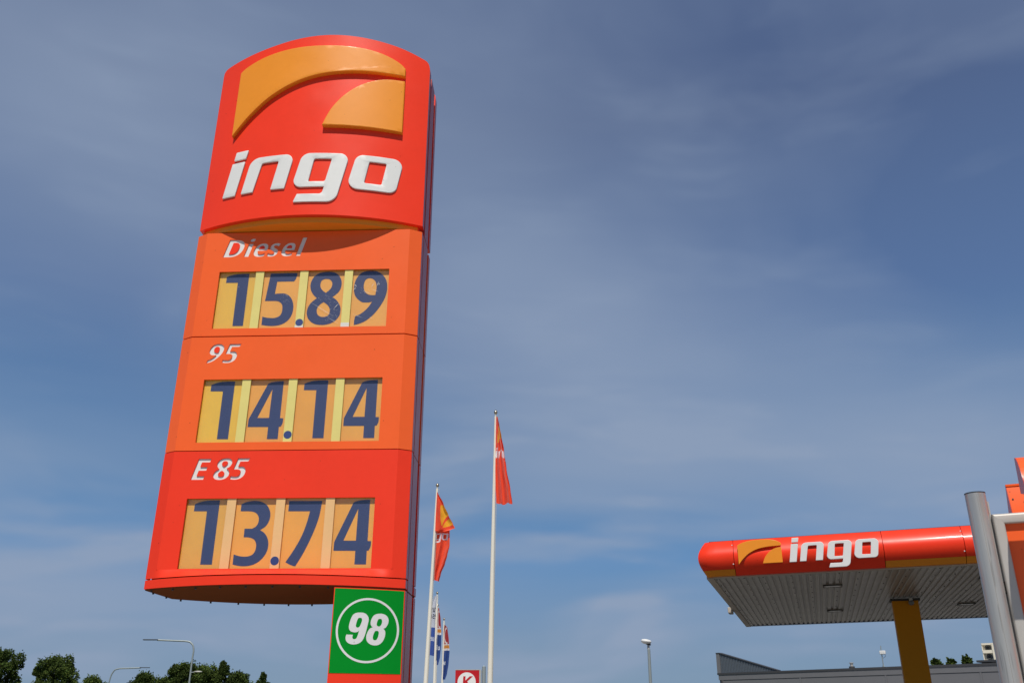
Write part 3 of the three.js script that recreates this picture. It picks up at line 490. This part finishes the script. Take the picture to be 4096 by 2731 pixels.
// ================================================================ silver pole with framed board, and the orange pieces above it
{
  const FY = -22.9 * DEG, F0 = [2.937, 0, -5.5];
  const board = thing('framed_board', 'orange board in a silver aluminium frame fixed to a round silver post', 'sign board', F0, FY);
  const rot = new THREE.Matrix4().makeRotationY(FY).invert(), p0 = new THREE.Vector3(2.862 - 2.937, 0, 0).applyMatrix4(rot);
  const post = part('post', cyl(.0585, .0585, 2.945, p0.x, 0, p0.z, 48), M.steel, board);
  part('post_cap', cyl(.0600, .0600, .005, p0.x, 2.9455, p0.z, 40), M.black, post);
  // weld seam down the tube
  part('weld_seam', box(p0.x + .0042, p0.x + .0056, .05, 2.93, p0.z + .0570, p0.z + .0587).translate(0, 0, 0), new THREE.MeshStandardMaterial({ color: lin(.30, .27, .24), metalness: .6, roughness: .6 }), post);
  part('post_flange', box(p0.x + .052, p0.x + .070, 1.0, 2.905, p0.z - .055, p0.z - .045), M.alu, post);
  // mitred frame with a rounded outer edge
  const X0 = 0, X1 = 1.55, Y0 = .9, Y1 = 2.818, FW = .062;
  const section = (len) => { const s = new THREE.Shape(fillet([[0, 0, .012], [0, .050, .016], [FW, .050, .010], [FW, 0, .004]])); return new THREE.ExtrudeGeometry(s, { depth: len, bevelEnabled: false, curveSegments: 6 }); };
  const bar = (ax, ay, bx, by, inx, iny) => { // bar from a to b, width grows inwards, ends mitred at 45 degrees
    const L = Math.hypot(bx - ax, by - ay), g = section(L), p = g.attributes.position, ux = (bx - ax) / L, uy = (by - ay) / L;
    for (let i = 0; i < p.count; i++) { const w = p.getX(i), d = p.getY(i), t = p.getZ(i) < L / 2 ? w : L - w; p.setXYZ(i, ax + ux * t + inx * w, ay + uy * t + iny * w, d - .02); }
    if ((ux * iny - uy * inx) > 0) { const q = g.index ? g.toNonIndexed() : g, a = q.attributes.position; for (let i = 0; i < a.count; i += 3) { const v = [a.getX(i + 1), a.getY(i + 1), a.getZ(i + 1)]; a.setXYZ(i + 1, a.getX(i + 2), a.getY(i + 2), a.getZ(i + 2)); a.setXYZ(i + 2, ...v); } return crease(q, .6); }
    return crease(g, .6);
  };
  part('frame_stile', bar(X0, Y1, X0, Y0, 1, 0), M.alu, board); part('frame_stile', bar(X1, Y0, X1, Y1, -1, 0), M.alu, board);
  part('frame_rail', bar(X1, Y1 + .0, X0, Y1, 0, -1), M.alu, board); part('frame_rail', bar(X0, Y0, X1, Y0, 0, 1), M.alu, board);
  part('board_face', box(FW - .005, X1 - FW + .005, Y0 + FW - .005, Y1 - FW + .005, -.012, -.002), M.orange, board);
  part('bracket', box(p0.x + .04, .002, 2.35, 2.42, -.018, .006), M.dark, board);
  part('post', cyl(.0585, .0585, 2.945, X1 + .07, 0, p0.z, 32), M.steel, board);

  // orange wedge box with bolts, behind the top rail
  const wedge = thing('bolted_orange_box', 'orange wedge shaped metal box with bolt holes behind silver frame rail', 'sign box', F0, FY);
  const wp = [[-.105, 3.0], [-.085, 3.0], [-.030, 2.765], [-.030, 2.62], [-.215, 2.62], [-.215, 2.855]];
  const wb = part('box_body', profileX(wp, .123, 1.4), M.orange, wedge);
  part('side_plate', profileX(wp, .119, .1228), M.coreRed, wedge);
  part('lid', box(.119, 1.402, 3.0005, 3.013, -.108, -.079), M.orange, wedge);
  for (const [x, y] of [[.142, 2.915], [.202, 2.893], [.40, 2.905], [.62, 2.9]]) { const z = -.085 + (3.0 - y) * .234; part('bolt', planar(plain(new THREE.CylinderGeometry(.0055, .0055, .006, 12).rotateX(Math.PI / 2 - .23).translate(x, y, z))), M.black, wb); }
  part('support', [box(.3, .36, 0, 2.635, -.16, -.10), box(1.2, 1.26, 0, 2.635, -.16, -.10)], M.alu, wedge);
  // curved orange cover standing in front of the frame; its shadow falls on the board
  const cov = thing('curved_orange_cover', 'curved orange sign cover standing above the bolted orange box', 'sign cover', F0, FY);
  const cp = [[0, 3.155], [.045, 3.140], [.09, 3.105], [.13, 3.055], [.158, 3.005], [.172, 2.955], [.168, 2.905], [.06, 2.915], [-.045, 2.942]].map(([z, y]) => [z + .27, 1.65 + (y - 1.65) * .957]);
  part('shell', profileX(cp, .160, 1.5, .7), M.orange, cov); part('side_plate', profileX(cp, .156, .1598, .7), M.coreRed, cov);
  part('support', box(.9, .96, 0, 2.86, .29, .33), M.greyPole, cov);
}

// ================================================================ flagpoles and flags
function canvasTex(w, h, draw) { const c = document.createElement('canvas'); c.width = w; c.height = h; draw(c.getContext('2d'), w, h); const t = new THREE.CanvasTexture(c); t.colorSpace = THREE.SRGBColorSpace; t.anisotropy = 4; return t; }
function flagpole(label, [x, z], top, lean, r0, r1, group) {
  const t = thing('flagpole', label, 'flagpole', [x, 0, z], 0, group); t.rotation.z = lean;
  const H = top - .20;
  part('mast', [cyl(r0, r0 * .96, H * .3, 0, 0, 0, 24), cyl(r0 * .96, r1, H * .7, 0, H * .3, 0, 24)], M.pole, t);
  part('truck', cyl(r1 * .7, r1 * .7, .08, 0, H, 0, 16), M.rope, t);
  part('finial', new THREE.LatheGeometry([[0, 0], [.03, .0], [.045, .012], [.072, .045], [.076, .07], [.066, .10], [.04, .128], [.012, .145], [0, .16]].map(([a, b]) => new THREE.Vector2(a * r1 / .05, b)), 24).translate(0, H + .06, 0), M.ball, t);
  part('halyard', cyl(.006, .006, H - 1.2, r1 + .035, 1.2, .0, 6), M.rope, t);
  part('foot', cyl(r0 * 1.9, r0 * 1.5, .12, 0, 0, 0, 20), M.greyPole, t);
  return t;
}
// cloth from a table of rows [y, left, right]: folds run down the cloth, deeper towards the free edge
function cloth(rows, { folds = 3, deep = .08, seed = 1, x0 = 0, lip = 0 }) {
  const N = 44, R = 90, pos = [], uv = [], idx = [];
  const ys = rows.map((r) => r[0]), at = (y, k) => { let i = 0; while (i < rows.length - 2 && y < ys[i + 1]) i++; const a = rows[i], b = rows[i + 1], t = Math.min(1, Math.max(0, (a[0] - y) / (a[0] - b[0]))); const s = t * t * (3 - 2 * t); return a[k] + (b[k] - a[k]) * (.5 * t + .5 * s); };
  const y0 = ys[0], y1 = ys[ys.length - 1];
  for (let j = 0; j <= R; j++) {
    const v = j / R, y = y0 + (y1 - y0) * v, l = at(y, 1), r = at(y, 2), w = r - l;
    for (let i = 0; i <= N; i++) {
      const u = i / N, ph = folds * Math.PI * 2 * (u + .10 * Math.sin(v * 3 + seed)) + seed * 2 + v * 1.1;
      const sway = (fbm(u * 2.5 + seed, v * 3, seed * 13, 2) - .5) * .10;
      const amp = deep * (.35 + .65 * Math.min(1, Math.abs(w) / .3));
      pos.push(x0 + l + w * (u + .045 * Math.sin(ph * 1.0 + 1.3) * u * (1 - u) * 3), y + .02 * Math.sin(ph * .5) * (v > .96 ? 1 : v), (Math.sin(ph) * amp + sway) * Math.min(1, u * 4) + lip * sstep(.0, .05, v));
      uv.push(u, 1 - v);
    }
  }
  for (let j = 0; j < R; j++) for (let i = 0; i < N; i++) { const a = j * (N + 1) + i; idx.push(a, a + N + 1, a + 1, a + 1, a + N + 1, a + N + 2); }
  const g = new THREE.BufferGeometry(); g.setAttribute('position', new THREE.Float32BufferAttribute(pos, 3)); g.setAttribute('uv', new THREE.Float32BufferAttribute(uv, 2)); g.setIndex(idx); g.computeVertexNormals(); return g;
}
const fabric = (t) => new THREE.MeshPhysicalMaterial({ map: t, roughness: .95, transmission: .38, thickness: 0, side: THREE.DoubleSide, sheen: .2 });
// the word mark's own letters, fitted into the box x0..x1, y0..y1 (cap line to base line) of a canvas; part of the word only
function drawMark(g, keys, x0, x1, y0, y1) {
  const shapes = keys.map((k) => logoLetter(k).extractPoints(6)), all = shapes.flatMap((e) => e.shape), a = Math.min(...all.map((p) => p.x)), b = Math.max(...all.map((p) => p.x));
  const X = (p) => x0 + (p.x - a) / (b - a) * (x1 - x0), Y = (p) => y1 - (p.y - 7.89) / (8.41 - 7.89) * (y1 - y0);
  g.fillStyle = '#f3ebf0';
  for (const e of shapes) { g.beginPath(); for (const loop of [e.shape, ...e.holes]) { loop.forEach((p, i) => (i ? g.lineTo(X(p), Y(p)) : g.moveTo(X(p), Y(p)))); g.closePath(); } g.fill('evenodd'); }
}
{
  const RED = '#fb4d20', GOLD = '#fbb414';
  // right-hand pole: banner hanging almost straight down
  flagpole('tall white flagpole carrying the long straight hanging orange flag', [-.587, -26], 10.30, -.0100, .075, .036, 'white flagpoles');
  const t2 = canvasTex(512, 1024, (g, w, h) => {
    g.fillStyle = RED; g.fillRect(0, 0, w, h);
    g.fillStyle = GOLD; g.beginPath(); g.moveTo(.60 * w, .115 * h); g.lineTo(w, .10 * h); g.lineTo(w, .24 * h); g.lineTo(.62 * w, .275 * h); g.lineTo(.10 * w, .325 * h); g.closePath(); g.fill();
    drawMark(g, ['dot', 'i', 'n'], -.04 * w, .92 * w, .395 * h, .485 * h); drawMark(g, ['g'], .88 * w, 1.5 * w, .415 * h, .49 * h);
  });
  const f2 = part('orange_flag', cloth([[10.08, -.03, .012], [9.75, -.033, .075], [9.445, -.035, .135], [9.05, -.035, .213], [8.44, -.038, .295], [7.85, -.02, .41], [7.43, .0, .47]], { folds: 2.4, deep: .085, seed: 2 }), fabric(t2), scene);
  f2.position.set(-.484 + .045, 0, -25.94); f2.userData = { label: 'orange flag with white lettering hanging straight and narrow down its pole', category: 'flag', group: 'orange flags' };
  // left-hand pole: flag with a corner blown out
  flagpole('tall white flagpole beside the price sign with the orange flag blown out to a corner', [-2.985, -33], 9.76, -.0241, .080, .042, 'white flagpoles');
  const t1 = canvasTex(512, 512, (g, w, h) => {
    g.fillStyle = RED; g.fillRect(0, 0, w, h); g.fillStyle = GOLD;
    g.beginPath(); g.moveTo(.36 * w, .98 * h * .86); g.quadraticCurveTo(.34 * w, .5 * h, .62 * w, .33 * h); g.lineTo(1 * w, .36 * h); g.lineTo(1 * w, .62 * h); g.quadraticCurveTo(.62 * w, .62 * h, .42 * w, .86 * h); g.closePath(); g.fill();
    g.beginPath(); g.moveTo(.42 * w, .90 * h); g.quadraticCurveTo(.60 * w, .70 * h, .98 * w, .70 * h); g.lineTo(.96 * w, .86 * h); g.closePath(); g.fill();
  });
  const fa = thing('orange_flag', 'orange flag with gold emblem blown out to a sharp corner over its folded lower half', 'flag', [-2.75, 0, -32.93], 0, 'orange flags');
  part('upper_cloth', cloth([[9.42, .0, .015], [8.95, -.012, .26], [8.53, -.02, .455], [8.20, -.022, .63], [8.06, -.022, .70], [7.99, -.022, .55]], { folds: 1.2, deep: .065, seed: 3 }), fabric(t1), fa);
  const t1b = canvasTex(512, 1024, (g, w, h) => { g.fillStyle = RED; g.fillRect(0, 0, w, h); drawMark(g, ['g', 'o'], -.05 * w, .90 * w, .20 * h, .315 * h); });
  const lowc = part('lower_cloth', cloth([[8.36, -.02, .40], [8.06, -.022, .50], [7.95, -.022, .502], [7.49, -.026, .514], [7.15, -.03, .44], [6.865, -.034, .365], [6.51, -.038, .225], [6.24, -.036, .165]], { folds: 1.7, deep: .075, seed: 5 }), fabric(t1b), fa); lowc.position.z = -.16;

  // three far poles with long promotional flags
  const far = (x, z, top, lab) => flagpole(lab, [x, z], top, 0, .07, .045, 'far flagpoles');
  far(-4.215, -53, 8.40, 'slim far flagpole of the white and blue flag'); far(-4.47, -57, 8.17, 'slim far flagpole of the red and blue flag lettered Blue'); far(-4.56, -64, 8.06, 'slim far flagpole of the red and blue flag lettered Ae');
  const tk1 = canvasTex(256, 1024, (g, w, h) => {
    g.fillStyle = '#cfd2dc'; g.fillRect(0, 0, w, h); g.fillStyle = '#2d55a8'; g.fillRect(0, .535 * h, w, h); g.fillStyle = '#20263a'; g.font = 'bold 150px sans-serif';
    g.save(); g.translate(w, 0); g.scale(-1, 1); g.fillText('rus', .0 * w, .28 * h); g.fillText('ese', .0 * w, .39 * h); g.fillStyle = '#e8ecf4'; g.font = 'bold 130px sans-serif'; g.fillText('Blue', -.3 * w, .76 * h); g.restore();
  });
  const k1 = part('far_flag', cloth([[8.16, -.16, .03], [7.85, -.28, .03], [7.38, -.42, .045], [6.4, -.44, .02], [5.6, -.40, -.02], [4.95, -.34, -.06]].map(([y, a, b]) => [y, a, b]), { folds: 1.4, deep: .06, seed: 7 }), fabric(tk1), scene);
  k1.position.set(-4.20, 0, -52.95); k1.userData = { label: 'white and blue flag with mirrored lettering behind the near flagpole', category: 'flag', group: 'promotional flags' };
  const kk = (word, lx) => canvasTex(256, 1024, (g, w, h) => {
    g.fillStyle = '#b01c26'; g.fillRect(0, 0, w, .36 * h); g.fillStyle = '#e6dedc'; g.fillRect(0, .355 * h, w, .12 * h); g.fillStyle = '#d98a2c'; g.fillRect(0, .375 * h, w, .06 * h); g.fillStyle = '#0f4089'; g.fillRect(0, .475 * h, w, h);
    g.strokeStyle = '#e6dedc'; g.lineWidth = 34; g.beginPath(); g.ellipse(.62 * w, .2 * h, .42 * w, .14 * h, 0, 1.2, 5.2); g.stroke();
    g.fillStyle = '#eef0f4'; g.font = 'bold 120px sans-serif'; g.fillText(word, lx * w, .74 * h);
  });
  const k2 = part('far_flag_001', cloth([[7.93, .0, .07], [7.3, -.01, .18], [6.51, -.04, .25], [5.8, -.11, .26], [5.1, -.15, .22], [4.67, -.15, .13]], { folds: 1.2, deep: .05, seed: 9 }), fabric(kk('Blu', .1)), scene);
  k2.position.set(-4.45, 0, -56.95); k2.userData = { label: 'red, white and blue flag lettered Blu on the middle far pole', category: 'flag', group: 'promotional flags' };
  const k3 = part('far_flag_002', cloth([[7.60, .02, .08], [7.42, .0, .23], [6.6, -.03, .35], [5.85, -.05, .42], [5.1, -.06, .38], [4.5, -.06, .30], [4.12, -.03, .18]], { folds: 1.3, deep: .05, seed: 11 }), fabric(kk('Ae', .0)), scene);
  k3.position.set(-4.545, 0, -63.95); k3.userData = { label: 'red, white and blue flag lettered Ae on the lowest far pole', category: 'flag', group: 'promotional flags' };
}

// ================================================================ red K sign
{
  const k = thing('roadside_sign', 'square red sign with a white disc and red K beside a grey post', 'sign', [-2.71, 0, -60], -4 * DEG);
  const b = part('sign_box', rbox(-.75, .75, 2.62, 4.53, -.12, .10, .02), paint(lin(.46, .012, .018), { rough: .45 }), k);
  part('disc', planar(plain(new THREE.CylinderGeometry(.57, .57, .02, 64).rotateX(Math.PI / 2).translate(-.03, 3.83, .105))), M.white, b);
  const K = [[-.24, 4.17], [-.10, 4.17], [-.10, 3.92], [.16, 4.17], [.36, 4.17], [.02, 3.87], [.30, 3.48], [.10, 3.48], [-.10, 3.80], [-.10, 3.48], [-.24, 3.48]].map(([x, y]) => new THREE.Vector2(x - .02 + (y - 3.8) * .05, y));
  part('letter', planar(plain(slab(shapeOf(K), .114, .012))), paint(lin(.46, .012, .018)), b);
  part('frame', [box(-.76, .76, 4.532, 4.57, -.13, .11), box(.752, .86, 2.62, 4.56, -.1, .09)], M.alu, k);
  part('post', cyl(.12, .12, 4.74, 1.03, 0, 0, 28), M.greyPole, k); part('post_cap', cyl(.06, .03, .07, 1.03, 4.74, 0, 16), M.greyPole, k);
  part('arm', box(.86, .93, 4.40, 4.46, -.04, .04), M.greyPole, k);
}

// ================================================================ street lamps
{
  const m = M.greyPole;
  const a = thing('street_lamp', 'street lamp with a long horizontal arm and a small second lantern lower down', 'street lamp', [-23.35, 0, -70], 0, 'street lamps');
  part('mast', [tube([[0, 0, 0], [0, 3, 0], [.0, 5.6, 0], [.02, 6.28, 0], [-.08, 6.66, 0], [-.34, 6.90, 0], [-.70, 6.955, 0], [-1.6, 6.99, 0], [-2.75, 7.03, 0]], .062, 90, 12)], m, a);
  part('lantern', rbox(-3.80, -2.70, 7.01, 7.075, -.13, .13, .02), M.dark, a);
  const s = part('side_arm', tube([[0, 4.78, 0], [.15, 4.80, 0], [.32, 4.82, 0]], .03, 10, 8), m, a); part('lantern', new THREE.SphereGeometry(.30, 20, 10).scale(1, .22, .5).translate(.55, 4.84, 0), M.alu, s);
  part('foot', cyl(.14, .11, .9, 0, 0, 0), m, a);
  const b = thing('street_lamp', 'farther street lamp with one horizontal arm above the trees', 'street lamp', [-45.0, 0, -108], 0, 'street lamps');
  part('mast', [tube([[0, 0, 0], [0, 3, 0], [.0, 5.3, 0], [.12, 6.2, 0], [.42, 6.72, 0], [.95, 6.88, 0], [1.8, 6.91, 0], [3.3, 6.97, 0]], .07, 80, 12)], m, b);
  part('lantern', rbox(3.2, 4.3, 6.95, 7.02, -.13, .13, .02), M.dark, b);
  part('foot', cyl(.14, .11, .9, 0, 0, 0), m, b);
  const c = thing('post_top_lamp', 'grey lamp post with a white shell shaped lantern on top', 'street lamp', [5.80, 0, -40], 0);
  part('mast', cyl(.075, .062, 4.42, 0, 0, 0, 20), m, c);
  part('neck', [cyl(.055, .05, .22, -.01, 4.40, 0, 16), cyl(.03, .035, .08, -.015, 4.60, 0, 12)], M.alu, c);
  const head = new THREE.LatheGeometry([[0, .13], [.10, .128], [.17, .115], [.215, .07], [.22, .03], [.19, -.02], [.12, -.05], [0, -.055]].map(([r, y]) => new THREE.Vector2(r, y)), 28).rotateZ(-.16).translate(-.10, 4.69, 0);
  part('lantern', head, M.white, c); part('lens', new THREE.SphereGeometry(.12, 16, 8).scale(1.1, .35, 1.1).rotateZ(-.3).translate(-.02, 4.63, 0), M.dark, c);
}

// ================================================================ grey building with things on its roof
{
  const Y = -45.44 * DEG, B0 = [15.577, 0, -71.996];
  const H = 4.93, L = 34;
  const wallM = new THREE.MeshStandardMaterial({ color: lin(.150, .150, .158), roughness: .6, map: wearTex }), capM = new THREE.MeshStandardMaterial({ color: lin(.045, .046, .05), roughness: .55 }), finM = new THREE.MeshStandardMaterial({ color: lin(.105, .125, .15), roughness: .5, metalness: .2 });
  const b = thing('grey_building', 'long low grey panelled building with a dark roof edge and wedge shaped fin', 'building', B0, Y);
  part('wall_body', box(.05, L, 0, H - .12, -16, -.03), wallM, b);
  const seams = [0.35, 6.67, 12.79, 18.74, 24.7, 30.6, L];
  for (let i = 0; i + 1 < seams.length; i++) part('wall_panel', rbox(seams[i] + .06, seams[i + 1] - .06, .1, 4.44, -.029, .03, .01), wallM, b);
  for (const x of seams.slice(0, -1)) part('panel_joint_cover', box(x - .058, x + .058, .05, 4.46, -.028, .05), wallM, b);
  part('wall_band', box(.02, L + .02, 4.465, H - .10, -.0285, .06), wallM, b);
  part('roof_edge', box(-.06, L + .06, H - .098, H + .03, -16.1, .10), capM, b);
  const fin = part('roof_fin', prismFin(), finM, b);
  function prismFin() { const pos = [], q = (a, c, d, e) => pos.push(...a, ...c, ...d, ...a, ...d, ...e); const N = 36, X = 5.0; const top = (x) => H + .03 + 1.36 * (1 - (x - .25) / (X - .25)); for (let i = 0; i < N; i++) { const x0 = .25 + (X - .25) * i / N, x1 = .25 + (X - .25) * (i + 1) / N, xm = (x0 + x1) / 2, z0 = 0, z1 = .05; q([x0, H, z0], [xm, H, z0], [xm, top(xm), z0], [x0, top(x0), z0]); q([xm, H, z0], [xm + .001, H, z1], [xm + .001, top(xm), z1], [xm, top(xm), z0]); q([xm + .001, H, z1], [x1, H, z1], [x1, top(x1), z1], [xm + .001, top(xm), z1]); q([x1, H, z1], [x1, H, z0], [x1, top(x1), z0], [x1, top(x1), z1]); q([x0, top(x0), z1], [x1, top(x1), z1], [x1, top(x1), -.3], [x0, top(x0), -.3]); q([x1, H, -.3], [x0, H, -.3], [x0, top(x0), -.3], [x1, top(x1), -.3]); } const g = new THREE.BufferGeometry(); g.setAttribute('position', new THREE.Float32BufferAttribute(pos, 3)); return crease(g, .3); }
  part('corner_trim', box(-.05, .245, H - .12 + .15, 6.33, -.35, .075), wallM, fin);
  part('fin_capping', planar(profileFin()), capM, fin);
  function profileFin() { const s = new THREE.Shape([[-.06, 6.335], [.25, 6.335], [5.0, 4.975], [5.0, 5.02], [.25, 6.40], [-.06, 6.40]].map((p) => new THREE.Vector2(...p))); return plain(new THREE.ExtrudeGeometry(s, { depth: .46, bevelEnabled: false }).translate(0, 0, -.36)); }
  part('downpipe', cyl(.05, .05, 4.45, .3, 0, .10, 12), capM, b);
  const w2 = (x, y, z) => { const v = new THREE.Vector3(x, y, z).applyAxisAngle(new THREE.Vector3(0, 1, 0), Y); return [v.x + B0[0], y, v.z + B0[2]]; };
  const vent = thing('roof_vent', 'short metal vent pipe on the grey building roof edge', 'vent', w2(10.25, H + .03, -.6), Y);
  part('base', cyl(.19, .19, .14, 0, 0, 0), capM, vent); part('pipe', cyl(.10, .10, .2, 0, .14, 0), M.alu, vent); part('cap', cyl(.15, .15, .05, 0, .34, 0), M.alu, vent);
  const ant = thing('roof_antenna', 'thin roof antenna mast with a small white box', 'antenna', w2(12.59, H + .03, -.3), Y);
  part('mast', cyl(.035, .03, 1.34, 0, 0, 0, 10), m0(), ant); part('equipment_box', rbox(-.10, .27, .80, 1.03, -.08, .12, .04), M.white, ant); part('cable', tube([[.2, .80, 0], [.24, .68, 0], [.12, .60, 0], [.02, .55, 0]], .01, 16, 6), M.black, ant);
  part('foot', [cyl(.10, .10, .03, 0, 0, 0, 12), tube([[-.12, 0, 0], [0, .16, 0]], .012, 4, 6), tube([[.12, 0, 0], [0, .16, 0]], .012, 4, 6)], m0(), ant);
  function m0() { return M.greyPole; }
  const plat = thing('roof_platform', 'dark steel platform on short legs carrying beige air conditioning units', 'platform', w2(20.3, H + .03, -.8), Y);
  part('beam', box(-1.8, 1.9, .08, .20, -.7, .5), capM, plat); for (const x of [-1.5, 0, 1.5]) part('leg', box(x - .06, x + .06, 0, .08, -.5, .3), capM, plat);
  part('cable', tube([[-.9, .08, .5], [-.6, .01, .55], [-.3, .07, .5]], .015, 16, 6), M.black, plat);
  const beige = new THREE.MeshStandardMaterial({ color: lin(.78, .72, .58), roughness: .55, map: wearTex });
  const acAt = (x, label) => {
    const a = thing('air_conditioner', label, 'air conditioner', w2(x, H + .23, -.72), Y + .15, 'air conditioning units on the roof');
    part('casing', [rbox(-.38, .38, 0, .99, -.40, .0, .015), box(-.36, .36, .60 + .28, .99 - .005, .0, .20), box(-.36, .36, .40, .58, .0, .20), box(.20, .385, 0.005, .985, -.001, .24), box(-.385, -.33, 0.005, .985, -.001, .17)], beige, a);
    for (const y of [.20, .72]) { const f = part('fan_opening', planar(plain(new THREE.CylinderGeometry(.17, .17, .03, 28).rotateX(Math.PI / 2).translate(-.06, y, .012))), M.dark, a); part('grille', new THREE.TorusGeometry(.12, .008, 6, 24).translate(-.06, y, .032), M.greyPole, f); }
    return a;
  };
  acAt(19.25, 'beige two fan air conditioner at the outer end of the roof platform'); acAt(20.35, 'beige two fan air conditioner half hidden behind the silver post');
}

// ================================================================ trees
{
  const barkM = new THREE.MeshStandardMaterial({ color: lin(.07, .055, .04), roughness: .95 });
  const leafM = [lin(.052, .088, .020), lin(.062, .104, .024), lin(.046, .080, .018)].map((c) => new THREE.MeshPhysicalMaterial({ color: c, roughness: .9, transmission: .18, specularIntensity: .2, thickness: 0, side: THREE.DoubleSide, vertexColors: true }));
  function tree(name, label, x, z, H, R, seed, style, group, low = .25) {
    const t = thing(name, label, 'tree', [x, 0, z], 0, group), r = rng(seed);
    // trunk and limbs
    const limbs = [tube([[0, 0, 0], [.1, H * .3, .05], [-.08, H * .6, 0], [.03, H * .9, 0]], .05, 20, 8)];
    const tr = part('trunk', [cyl(.24, .15, H * .35, 0, 0, 0, 10), cyl(.15, .05, H * .5, 0, H * .34, 0, 8)], barkM, t);
    const tips = [];
    const K = style === 'spire' ? 26 : 34;
    for (let i = 0; i < K; i++) {
      const a = i * 2.4 + r() * .6, f = low + (1 - low) * Math.pow((i + .5) / K, .85);
      let rad = style === 'spire' ? R * (1.05 - f) * 1.2 + .12 : R * Math.pow(Math.sin(Math.PI * Math.min(1, (.12 + (f - low) / (1 - low) * .80))), .7); rad *= .55 + .5 * r();
      const y = H * f - (style === 'spire' ? 0 : .4 * r()), tip = [Math.cos(a) * rad, Math.min(H - .1, y + rad * .25), Math.sin(a) * rad];
      tips.push([...tip, style === 'spire' ? .22 + .34 * (1 - f) : .55 + r() * .55]);
      limbs.push(tube([[0, H * Math.max(.2, f - .22), 0], [tip[0] * .5, H * Math.max(.25, f - .1), tip[2] * .5], tip], .035, 8, 5));
    }
    tips.push([0, H - .35, 0, .4]); if (style !== 'spire') for (let i = 0; i < 8; i++) { const a = i * 2.4, f = low + (1 - low) * (.1 + .60 * i / 8); tips.push([Math.cos(a) * R * .35, H * f, Math.sin(a) * R * .35, .95]); } for (let i = 0; i < (style === 'spire' ? 6 : 11); i++) { const x = (r() - .5) * R * 1.7, z = (r() - .5) * R, y = H - .2 - Math.abs(x) / R * (style === 'spire' ? 1.5 : .9) - r() * .8; for (let k = 0; k < 4; k++) tips.push([x + (r() - .5) * .15, y - k * .28, z, .13 + k * .07]); }
    part('limbs', limbs, barkM, tr);
    // leaves: small folded blades spread through the clumps
    const pos = [], col = [];
    for (const [cx, cy, cz, cr] of tips) {
      const n = Math.round(210 * Math.min(2.2, cr * cr * 3 + .35));
      const tone = .75 + r() * .5;
      for (let i = 0; i < n; i++) {
        const a = r() * 6.283, u = r() * 2 - 1, q = cr * Math.cbrt(.12 + .88 * r()), s = Math.sqrt(1 - u * u);
        const px = cx + Math.cos(a) * s * q, py = cy + u * q * (style === 'spire' ? 1.2 : .85) + (r() < .08 ? cr * .5 : 0), pz = cz + Math.sin(a) * s * q;
        const d = new THREE.Vector3(r() - .5, r() * .9 - .25, r() - .5).normalize(), e = new THREE.Vector3(r() - .5, r() - .5, r() - .5).cross(d).normalize(), l = .17 + r() * .20, w = l * .38;
        const P = (k, m) => [px + d.x * l * k + e.x * w * m, py + d.y * l * k + e.y * w * m, pz + d.z * l * k + e.z * w * m];
        pos.push(...P(0, 0), ...P(.5, 1), ...P(1, 0), ...P(0, 0), ...P(1, 0), ...P(.5, -1));
        const c = tone * (.8 + r() * .4), y = r() * .25; for (let k = 0; k < 6; k++) col.push(c * (1 + y), c, c * (1 - y));
      }
    }
    const g = new THREE.BufferGeometry(); g.setAttribute('position', new THREE.Float32BufferAttribute(pos, 3)); g.setAttribute('color', new THREE.Float32BufferAttribute(col, 3)); g.computeVertexNormals(); planar(g);
    part('crown', g, leafM[seed % 3], t);
  }
  const G = 'trees along the road';
  tree('leafy_tree', 'tallest dark green tree, the one standing farthest from the price sign', -80.4, -150, 11.2, 3.8, 101, 'round', G);
  tree('leafy_tree', 'broad flat topped dark green tree standing apart from the others', -71.0, -150, 10.2, 3.1, 102, 'round', G);
  tree('leafy_tree', 'low round tree barely showing beside the farther street lamp', -64.7, -150, 7.1, 1.8, 103, 'round', G);
  tree('leafy_tree', 'low tree with a ragged top between the two street lamps', -57.0, -150, 7.7, 1.7, 104, 'round', G);
  tree('leafy_tree', 'low thin tree with a sparse top between the two street lamps', -53.9, -150, 7.1, 1.6, 109, 'round', G);
  tree('leafy_tree', 'wide dark tree whose crown stands behind the two lantern street lamp', -50.9, -150, 9.3, 2.6, 105, 'round', G);
  tree('leafy_tree', 'full crowned tree right of the lamp with the small lantern', -47.6, -150, 8.8, 2.3, 106, 'round', G);
  tree('spire_tree', 'pointed spire shaped tree rising above its round neighbours', -45.0, -150, 9.9, 2.0, 107, 'spire', G);
  tree('leafy_tree', 'small round tree between the spire tree and the lone pointed tip', -42.4, -150, 7.9, 1.8, 108, 'round', G);
  tree('spire_tree', 'lone small pointed tree tip close to the price sign leg', -38.6, -150, 8.2, 1.1, 110, 'spire', G);
  const B = 'trees behind the grey building';
  tree('poplar_tree', 'poplar top behind the building next to the ochre column', 42.3, -95, 7.2, .9, 121, 'spire', B, .4);
  tree('poplar_tree', 'slender poplar top in the middle behind the building roof', 44.0, -95.5, 7.2, .8, 122, 'spire', B, .4);
  tree('poplar_tree', 'tallest poplar top behind the roof beside the air conditioners', 45.4, -95, 7.45, .9, 123, 'spire', B, .4);
  tree('poplar_tree', 'lowest poplar tip showing behind the roof platform', 46.8, -96, 6.6, .9, 124, 'spire', B, .4);
}

renderer.render(scene, camera);
